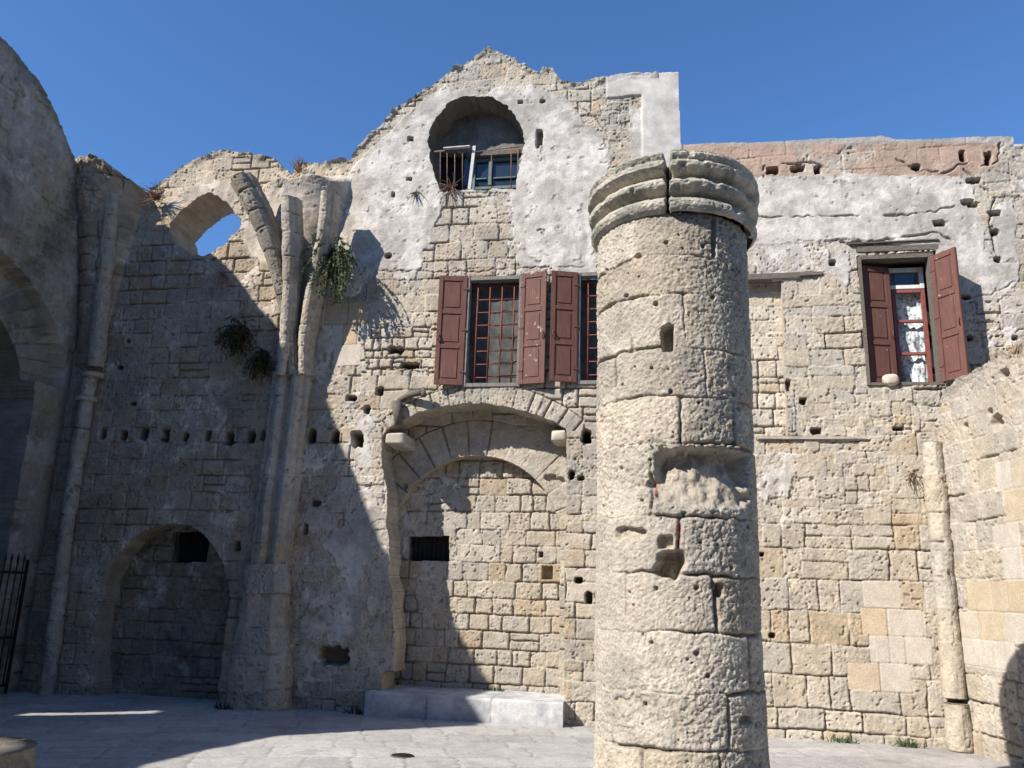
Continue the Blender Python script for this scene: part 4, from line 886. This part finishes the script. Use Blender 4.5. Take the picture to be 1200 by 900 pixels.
tz = np.arange(-.05, ztop + .03, dz); TH, TZ = np.meshgrid(th, tz); ARC = TH * CRAD
rowz = [colth(790, y)[1] for y in (253, 298, 343, 405, 463, 519, 603, 672, 742, 813, 880)] + [.28, -.2]
vj = [(697, 745, 835), (), (740, 802), (722, 826), (797, 860), (762,), (795,), (733, 837), (757, 878), (716, 856, 888), (753, 845), (730, 800), (760,)]
print('ROWZ', [round(z, 2) for z in rowz])
wz = TZ + .025 * (vn(ARC, TZ, .3, 871) - .5) + .02 * (vn(ARC, TZ, .07, 872) - .5)
wa = ARC + .02 * (vn(ARC, TZ, .25, 873) - .5) + .016 * (vn(ARC, TZ, .06, 874) - .5)
ids = np.zeros(TH.shape, np.int64); dj = np.full(TH.shape, 9.)
rs = np.random.RandomState(9)
for k in range(len(rowz) - 1):
    hi, lo = rowz[k], rowz[k + 1]; m = (wz <= hi) & (wz > lo) if k else (wz > lo)
    ys = (253, 298, 343, 405, 463, 519, 603, 672, 742, 813, 880, 905, 930)[k] + 20
    ths = sorted(set([colth(x, ys)[0] * CRAD for x in vj[k] if 705 < x < 884] + [-2.4 * CRAD, -1.6 * CRAD + .1 * rs.rand(), 1.75 * CRAD + .1 * rs.rand(), 2.6 * CRAD]))
    e_ = np.array([-9.] + ths + [9.]); x = wa[m]; q = np.searchsorted(e_, x) - 1
    du = np.minimum(x - e_[q], e_[q + 1] - x); dv = np.minimum(hi - wz[m], wz[m] - lo) if k else wz[m] - lo
    r = .03; d_ = np.where((du < r) & (dv < r), r - np.hypot(r - du, r - dv), np.minimum(du, dv)); dj[m] = np.maximum(d_, 0); ids[m] = k * 41 + q
hC, cC = masonry(ARC, TZ, (ids, dj), 0.0, 87, er=.55, relief=.3, och=.0, pits=.0, grime=.12, tone=1.06)
cC[..., :3] *= (.88 + .2 * hsh(ids, 889))[..., None]; stn = sst(.5, .7, fbm(ARC, TZ, .35, 890, 5)); cC[..., :3] = mix(cC[..., :3], np.array([.30, .275, .235]), stn * .5)
# pitting and tafoni
r3 = hsh(ids, 881)
rgh = sst(.35, .65, fbm(ARC, TZ, .5, 882, 3) + .05 * np.clip(TH, -1, 1) + .15 * (r3 - .5))
n1 = fbm(ARC, TZ, .05, 883, 3); n2 = fbm(ARC, TZ * 1.4, .025, 884, 2); n3 = fbm(ARC, TZ, .1, 885, 3)
n4 = fbm(ARC, TZ, .013, 887, 2); gC = np.random.RandomState(4).rand(*ARC.shape) - .5
hC = hC - (.000 + .006 * rgh) * sst(.6, .78, n1) - (.002 + .005 * rgh) * sst(.5, .7, n2) - .004 * sst(.5, .7, n4) + .0025 * gC + .010 * rgh * (n3 - .5) + .02 * (fbm(ARC, TZ, .4, 886, 2) - .5)
cC[..., :3] *= (1 - .18 * sst(.5, .72, n2) * (.4 + .6 * rgh) - .12 * sst(.5, .7, n4))[..., None]
# scattered round borings
for k in range(170):
    a0 = (rs.rand() * 2 - 1) * 1.7 * CRAD; z0_ = rs.rand() * ztop; r0 = .006 + .014 * rs.rand() ** 2
    bb = (np.abs(ARC - a0) < .06) & (np.abs(TZ - z0_) < .06)
    if bb.any():
        m = 1 - sst(.6, 1.1, np.hypot(ARC[bb] - a0, TZ[bb] - z0_) / r0); hC[bb] -= .03 * m; cC[..., :3][bb] = mix(cC[..., :3][bb], C_DIRT_SHADE[None], (m * .4)[:, None])
def cavity(x0, y0, x1, y1, dp, seed, pw=4, floor=None, slope=0.0, jag=.25):
    global hC, cC
    a0, zt_ = colth(x0, y0); a1, zb_ = colth(x1, y1); a0 *= CRAD; a1 *= CRAD
    uu = (ARC - (a0 + a1) / 2) / (abs(a1 - a0) / 2) + jag * 2 * (vn(ARC, TZ, .06, seed) - .5); vv = (TZ - (zt_ + zb_) / 2) / (abs(zt_ - zb_) / 2) + jag * 2 * (vn(ARC, TZ, .05, seed + 1) - .5)
    q = (np.abs(uu) ** pw + np.abs(vv) ** pw) ** (1 / pw); m = 1 - sst(.88, 1.08, q)
    d = dp * (1 + slope * np.clip(vv, -1, 1)) * (.9 + .3 * fbm(ARC, TZ, .12, seed + 2, 3))
    hC = mix(hC, np.minimum(hC, -.85 * d + .04 * (fbm(ARC, TZ, .07, seed + 3, 3) - .5)), m); cC[..., :3] = mix(cC[..., :3], C_TAN * (.7 + .5 * fbm(ARC, TZ, .1, seed + 4, 3))[..., None], m * .6)
cavity(764, 524, 878, 600, .10, 901, 5, slope=.75, jag=.12)      # big eroded block
cavity(775, 381, 790, 411, .14, 911, 6, jag=.1)                   # square socket
cavity(767, 645, 803, 681, .18, 921, 2.4, jag=.25); cavity(772, 627, 790, 644, .07, 926, 5, jag=.15)
cavity(719, 617, 753, 633, .055, 931, 3, jag=.3); cavity(839, 683, 849, 700, .12, 936, 6, jag=.1)
cavity(866, 840, 882, 848, .06, 941, 5, jag=.1); cavity(738, 350, 0 + 742, 356, .03, 946, 2)
cavity(833, 255, 840, 300, .14, 951, 8, jag=.05); cavity(745, 298, 752, 303, .03, 956, 2)
cavity(720, 815, 735, 828, .03, 961, 2); cavity(790, 818, 800, 878, .0, 966)
# packing shards above the big cavity
for k in range(14):
    x = 764 + k * 7.5; a0, z0_ = colth(x + rs.rand() * 3, 522 + rs.rand() * 4); a0 *= CRAD
    m = np.exp(-(((ARC - a0) / .022) ** 4 + ((TZ - z0_) / .014) ** 4)); hC = np.maximum(hC, -.2 + .2 * (m > .3) + .012 * m - .2 * (m <= .3)) if False else hC + .05 * m * (hC < -.01)
# brick-red packing in a few joints
for (x0, y0, x1, y1) in ((793, 600, 797, 635), (764, 565, 767, 592)):
    a0, za = colth(x0, y0); a1, zb2 = colth(x1, y1); m = np.exp(-(((ARC - (a0 + a1) / 2 * CRAD) / (abs(a1 - a0) * CRAD / 2 + .012)) ** 4 + ((TZ - (za + zb2) / 2) / (abs(za - zb2) / 2 + .012)) ** 4)) * (dj < .03)
    cC[..., :3] = mix(cC[..., :3], np.array([.36, .14, .09]), m * sst(.45, .6, fbm(ARC, TZ, .05, 971, 2)))
rb = CRAD * (1 + .012 * (1 - TZ / ztop))
Pc = np.stack([CX + np.sin(TH) * rb, CY - np.cos(TH) * rb, TZ], 2); Nc = np.stack([np.sin(TH), -np.cos(TH), 0 * TH], 2)
def cylsheet(name, m, parent, Pp, Nn, hh, cc):
    F = Pp + Nn * hh[..., None]; F[:, -1] = F[:, 0]; nv_, nu_ = hh.shape; I = np.arange(nv_ * nu_).reshape(nv_, nu_)
    Q_ = np.stack([I[:-1, :-1].ravel(), I[:-1, 1:].ravel(), I[1:, 1:].ravel(), I[1:, :-1].ravel()], 1)
    V_ = F.reshape(-1, 3); top = F[-1]; cen = top.mean(0); n0 = len(V_)
    V_ = np.concatenate([V_, cen + (top - cen) * .5, cen + (top - cen) * .02]); C2 = np.concatenate([cc.reshape(-1, 4), cc[-1], cc[-1]])
    a = I[-1, :-1]; b = I[-1, 1:]; i1 = n0 + np.arange(nu_ - 1); i2 = i1 + 1
    Q_ = np.concatenate([Q_, np.stack([a, b, i2, i1], 1), np.stack([i1, i2, i2 + nu_, i1 + nu_], 1)])
    return link(name, np_mesh(name, V_, Q_, C2, m), parent)
cylsheet('shaft', M_COLUMN, CL, Pc, Nc, hC, cC)
# capital: three rolls, split by an open crack
z0c = ztop + .012; front = colth(780, 178, CRAD * 1.14); z1c = front[1]; HC = z1c - z0c
print('CAP', z0c, z1c)
kz = np.array([0, .02, .06, .12, .19, .25, .29, .33, .37, .43, .50, .57, .61, .65, .69, .75, .82, .88, .93, .97, 1.0])
kr = np.array([.95, 1.03, 1.08, 1.11, 1.11, 1.07, .985, .985, 1.07, 1.13, 1.14, 1.09, 1.0, 1.0, 1.09, 1.155, 1.155, 1.10, 1.13, 1.145, 1.11])
cz = np.linspace(0, 1, 130); TH2, TZ2 = np.meshgrid(th, cz); A2 = TH2 * CRAD; Z2 = TZ2 * HC
ck = colth(782, 215, CRAD * 1.12)[0]
right_ = TH2 > ck
rr_ = np.interp(TZ2 + .02 * (vn(A2, Z2, .4, 1001) - .5) + .03 * right_, kz, kr) * CRAD + .022 * right_
hh = .010 * (fbm(A2, Z2, .05, 1002, 3) - .5) - .006 * sst(.5, .7, fbm(A2, Z2, .022, 1003, 2)) + .012 * (fbm(A2, Z2, .3, 1004, 3) - .5) + .003 * (np.random.RandomState(6).rand(*A2.shape) - .5)
chip = sst(.7, .78, fbm(A2, Z2, .16, 1005, 3)); hh = hh - .02 * chip
crk = np.exp(-((A2 - ck * CRAD + .03 * (vn(Z2, Z2, .05, 1006) - .5)) / (.010 + .008 * (TZ2 > .5))) ** 4)
hh = hh - .22 * crk
cc = np.concatenate([mix(np.array([.46, .42, .345])[None, None] * np.ones(A2.shape + (1,)), np.array([.31, .295, .245]), sst(.38, .6, fbm(A2, Z2, .12, 1007, 4))) * (.85 + .3 * vn(A2, Z2, .03, 1008))[..., None], np.ones(A2.shape + (1,))], 2)
Pk = np.stack([CX + np.sin(TH2) * rr_, CY - np.cos(TH2) * rr_, z0c + Z2 + .012 * np.sin(TH2 * 2 + 1) * TZ2], 2); Nk = np.stack([np.sin(TH2), -np.cos(TH2), 0 * TH2], 2)
cylsheet('capital', M_COLUMN, CL, Pk, Nk, hh, cc)

# ==================================================================  ADDED HOUSE BEHIND THE VIEWER, unseen, blocks sky light to deepen the shade
OB = thing('sky_block_house', 'long plain stone house added out of view behind the viewer to block sky light', 'house', (0, -21, 0))
u, v = np.meshgrid(np.arange(-26, 26, .1), np.arange(-.05, 11.5, .1)); hh, cc = masonry(u, v, ashlar(u, v, .4, .6, 871), .5, 88, grime=.3, tone=1.0)
opn = (np.abs(((u + 26) % 4.2) - 2.1) < .5) & (((v > 1.0) & (v < 2.6)) | ((v > 4.8) & (v < 6.4)))
sheet('masonry', M_WALL, OB, np.stack([-u, u * 0 - 19, v], 2), (0, 1, 0), hh, cc, cellmask(~opn), .4, K=2)
mb = MB(); mb.box((0, -19.6, 5.6), (51, .3, 11.1)); mb.build('rear', M_DARK, OB)
# ==================================================================  BENCH, STUMP, DRAIN
bl = gnd(427, 838); br_ = gnd(659, 853); bx0, bx1 = bl[0], br_[0]; by = -.215; bh = wal(560, 818, by)[2]
print('BENCH', bx0, bx1, by, bh)
u, v = np.meshgrid(np.arange(0, bx1 - bx0 + .01, .012), np.arange(0, 1, .012))
def solidbox(name, x0, x1, y0, y1, z0, z1, seed, colf, m=M_WALL, parent=None, rough=1.0, joints=()):
    P_ = []; ds = .014
    prof = [(y0 + .0, z0), (y0, z1 - .02), (y0 + .006, z1 - .006), (y0 + .02, z1), (y1, z1)]
    sgl = np.concatenate([[0], np.cumsum([math.hypot(b[0] - a[0], b[1] - a[1]) for a, b in zip(prof[:-1], prof[1:])])])
    t = np.concatenate([np.linspace(sgl[k], sgl[k + 1], max(2, int((sgl[k + 1] - sgl[k]) / ds)), endpoint=False) for k in range(4)] + [[sgl[-1]]])
    yy = np.interp(t, sgl, [p[0] for p in prof]); zz = np.interp(t, sgl, [p[1] for p in prof]); xs = np.arange(x0, x1 + ds, ds)
    X, T_ = np.meshgrid(xs, t); Y_ = np.interp(T_, t, yy); Z_ = np.interp(T_, t, zz)
    hh = .012 * rough * (fbm(X, T_, .2, seed, 4) - .5) + .004 * rough * (vn(X, T_, .03, seed + 1) - .5); jm = 0
    for j in joints: jm = np.maximum(jm, np.exp(-((X - j - .01 * (vn(T_, X, .1, seed + 2) - .5)) / .007) ** 2)); 
    hh = hh - .012 * jm
    Nn = np.stack([0 * X, np.where(Z_ < z1 - .01, -1., 0.), np.where(Z_ < z1 - .01, 0., 1.)], 2)
    cc = colf(X, T_); cc = cc * (1 - .35 * (jm if not np.isscalar(jm) else 0))[..., None] if joints else cc
    return sheet(name, m, parent, np.stack([X, Y_, Z_], 2), Nn, hh, np.concatenate([cc, np.full(X.shape + (1,), .5)], 2), np.ones((X.shape[0] - 1, X.shape[1] - 1), bool), np.where((Z_ > z1 - .03), .0 + .12, .25))
def mcol(X, T_): return mix(np.array([.52, .515, .505])[None, None] * np.ones(X.shape + (1,)), np.array([.36, .36, .37]), sst(.35, .7, fbm(X, T_, .25, 1011, 5))) * (.88 + .24 * fbm(X, T_, .06, 1012, 3))[..., None]
bn = solidbox('stone_bench', bx0, bx1, by, .68, -.02, bh, 1013, mcol, joints=(bx0 + .8, bx0 + 1.62))
tag(bn, 'long low pale marble bench block in front of the arched niche', 'bench')
sc_ = np.array([-4.74, -5.32]); tz = np.linspace(0, .41, 40); th3 = np.linspace(-math.pi, math.pi, 240); T3, Z3 = np.meshgrid(th3, tz)
r0 = .43 * (1 + .03 * np.sin(Z3 * 30) * (Z3 > .3)); hh = .02 * (fbm(T3 * .46, Z3, .1, 1021, 4) - .5) - .03 * sst(.6, .7, fbm(T3 * .46, Z3, .12, 1022, 3))
cc = np.concatenate([np.array([.2, .18, .145])[None, None] * (.7 + .6 * fbm(T3 * .46, Z3, .1, 1023, 4))[..., None], np.ones(T3.shape + (1,))], 2)
ST = thing('stone_stump', 'low round broken column stump at the bottom left corner', 'stump', (sc_[0], sc_[1], 0))
cylsheet('drum', M_COLUMN, ST, np.stack([sc_[0] + np.sin(T3) * r0, sc_[1] - np.cos(T3) * r0, Z3], 2), np.stack([np.sin(T3), -np.cos(T3), 0 * T3], 2), hh, cc)
dc = gnd(471, 886); mb = MB(); 
mb.tube([(dc[0], dc[1], -.01), (dc[0], dc[1], .010)], .10, 24); o = mb.build('drain_cover', M_IRON); tag(o, 'small dark round drain cap set in the paving', 'drain cover')
mb = MB(); mb.tube([(dc[0], dc[1], -.01), (dc[0], dc[1], .006)], .115, 24); mb.build('rim', M_RUST, o)
sp_ = wal(1043, 437, -.0); rock('sill_stone', None, (sp_[0], .0, z0 + .05), (.2, .16, .15), 741, bev=.7)
tag(bpy.data.objects['sill_stone'], 'rounded pale stone lying on the sill of the right window', 'stone')

# ==================================================================  PLANTS
def plant(name, label, cat, c, n, ln, lf, mat_s, mat_l, seed, direc=(0, -.5, -.6), spread=.8, grp=None, leaves=30, lw=.5, curl=.25):
    rd = random.Random(seed); T_ = thing(name, label, cat, tuple(c), grp); c = Vector(c); ms = MB(); ml = MB()
    for k in range(n):
        d = (Vector(direc) + Vector((rd.gauss(0, spread), -abs(rd.gauss(0, spread * .6)), rd.gauss(0, spread)))).normalized(); L = ln * rd.uniform(.45, 1.1)
        p = c + Vector((rd.uniform(-.04, .04), .02, rd.uniform(-.03, .03))); pts = [p.copy()]; m = 7
        for j in range(m):
            d = (d + Vector((rd.uniform(-.15, .15), 0, -curl + rd.uniform(-.12, .12)))).normalized(); p = p + d * L / m
            if p.y > -.02: p.y = -.02
            pts.append(p.copy())
        ms.tube(pts, [.005 * (1 - i / (m + 1.5)) + .0012 for i in range(m + 1)], 4, False)
        for q in range(leaves):
            t = rd.uniform(.12, 1) * m; i = min(int(t), m - 1); b = pts[i].lerp(pts[i + 1], t - i)
            o1 = Vector((rd.gauss(0, 1), rd.gauss(0, 1), rd.gauss(0, 1))).normalized(); o2 = o1.cross(Vector((rd.gauss(0, 1), rd.gauss(0, 1), rd.gauss(0, 1)))).normalized(); s_ = lf * rd.uniform(.5, 1.2)
            b = b + o1 * s_ * .4
            if b.y > -.03: b.y = -.03
            ml.add([b - o1 * s_, b - o2 * s_ * lw, b + o1 * s_, b + o2 * s_ * lw], [(0, 1, 2, 3)])
    ms.build('stems', mat_s, T_); ml.build('foliage', mat_l, T_); return T_
def wpt(x, y, o=.03): p = wal(x, y, -o); return p
plant('caper_bush', 'green trailing caper bush hanging right of the vault ribs', 'plant', wpt(391, 294, .26), 95, .85, .03, M_DRY, M_LEAF, 1, (.5, -.35, -.2), .6, leaves=46, curl=.38)
plant('dry_bush', 'large dark withered bush on the shaded wall left of the vault ribs', 'plant', wpt(283, 388, .05), 120, .48, .028, M_OLIVE, M_OLIVE, 2, (0, -.5, .1), .8, leaves=26, lw=.4, curl=.3, grp='withered wall plants')
plant('dry_bush', 'dark withered tuft directly left of the pilaster top', 'plant', wpt(308, 415, .05), 80, .44, .026, M_OLIVE, M_OLIVE, 3, (.1, -.5, -.3), .7, leaves=24, lw=.4, curl=.35, grp='withered wall plants')
plant('dry_bush', 'small reddish dry sprig under the small arched opening', 'plant', wpt(262, 322, .04), 16, .22, .012, M_DRY, M_DRY, 4, (0, -.4, .2), .7, leaves=9, lw=.25, curl=.3, grp='withered wall plants')
plant('dry_bush', 'twiggy reddish dry bush on the top left of the ruined wall', 'plant', wpt(184, 232, .1), 80, .33, .009, M_DRYR, M_DRYR, 5, (0, -.4, .3), .8, leaves=10, lw=.3, curl=.05, grp='withered wall plants')
plant('dry_bush', 'brown dry bush at the left foot of the arched gable window', 'plant', wpt(528, 219, .03), 44, .26, .010, M_DRYR, M_DRYR, 6, (0, -.4, .1), .7, leaves=9, lw=.3, curl=.1, grp='withered wall plants')
plant('dry_bush', 'small straw tuft on the white plaster left below the gable window', 'plant', wpt(487, 226, .03), 16, .17, .010, M_DRY, M_LEAF, 7, (0, -.4, .1), .6, leaves=9, lw=.25, curl=.2, grp='withered wall plants')
plant('dry_bush', 'wispy pinkish dry grass on the ridge between ribs and gable', 'plant', wpt(350, 200, .1), 40, .25, .006, M_DRYR, M_DRYR, 8, (0, -.1, .8), .5, leaves=5, lw=.3, curl=-.02, grp='withered wall plants')
p_ = rwp(1172, 420); pw_ = RO + RD * p_[0]; plant('dry_bush', 'straw coloured grass tuft on top of the right side wall', 'plant', (pw_[0] + .15, pw_[1], p_[1] - .02), 60, .2, .006, M_STRAW, M_STRAW, 9, (0, 0, .9), .5, leaves=4, lw=.3, curl=-.02, grp='withered wall plants')
plant('dry_bush', 'small dark sprig beside the top of the right corner shaft', 'plant', wpt(1069, 556, .03), 12, .22, .014, M_DRY, M_OLIVE, 10, (0, -.4, -.1), .7, leaves=9, lw=.3, curl=.2, grp='withered wall plants')
def weed(label, c, n, seed, m):
    rd = random.Random(seed); T_ = thing('weed', label, 'weed', tuple(c), 'weeds at the foot of the walls'); ms = MB()
    for k in range(n):
        b = Vector(c) + Vector((rd.gauss(0, .07), -abs(rd.gauss(0, .03)), -.01)); d = Vector((rd.gauss(0, .5), rd.gauss(-.3, .4), 1)).normalized(); L = rd.uniform(.04, .13); sd = Vector((rd.uniform(-1, 1), rd.uniform(-1, 1), 0)).normalized() * .008
        tip = b + d * L + Vector((d.x, d.y, -.2)) * L * .3; mid = b + d * L * .6
        ms.add([b - sd * .4, b + sd * .4, mid + sd, tip, mid - sd], [(0, 1, 2, 3, 4)])
    ms.build('blades', m, T_)
for lab, (x, y), n, sd, m in (('low dark green weed at the foot of the wall just right of the column', (985, 868), 60, 1, M_LEAF), ('low weed clump at the foot of the wall near the right corner shaft', (1064, 875), 70, 2, M_LEAF),
                              ('weed tuft at the foot of the rough pier beside the low niche', (262, 831), 60, 3, M_OLIVE), ('small weed between pier and bench at the left end of the bench', (418, 836), 40, 4, M_OLIVE)):
    p = gnd(x, y); weed(lab, (p[0], min(p[1], -.04), .0), n, sd, m)
p = wal(583, 816, .6); weed('tiny green weed growing on the back of the stone bench', (p[0], .6, bh), 30, 5, M_LEAF)
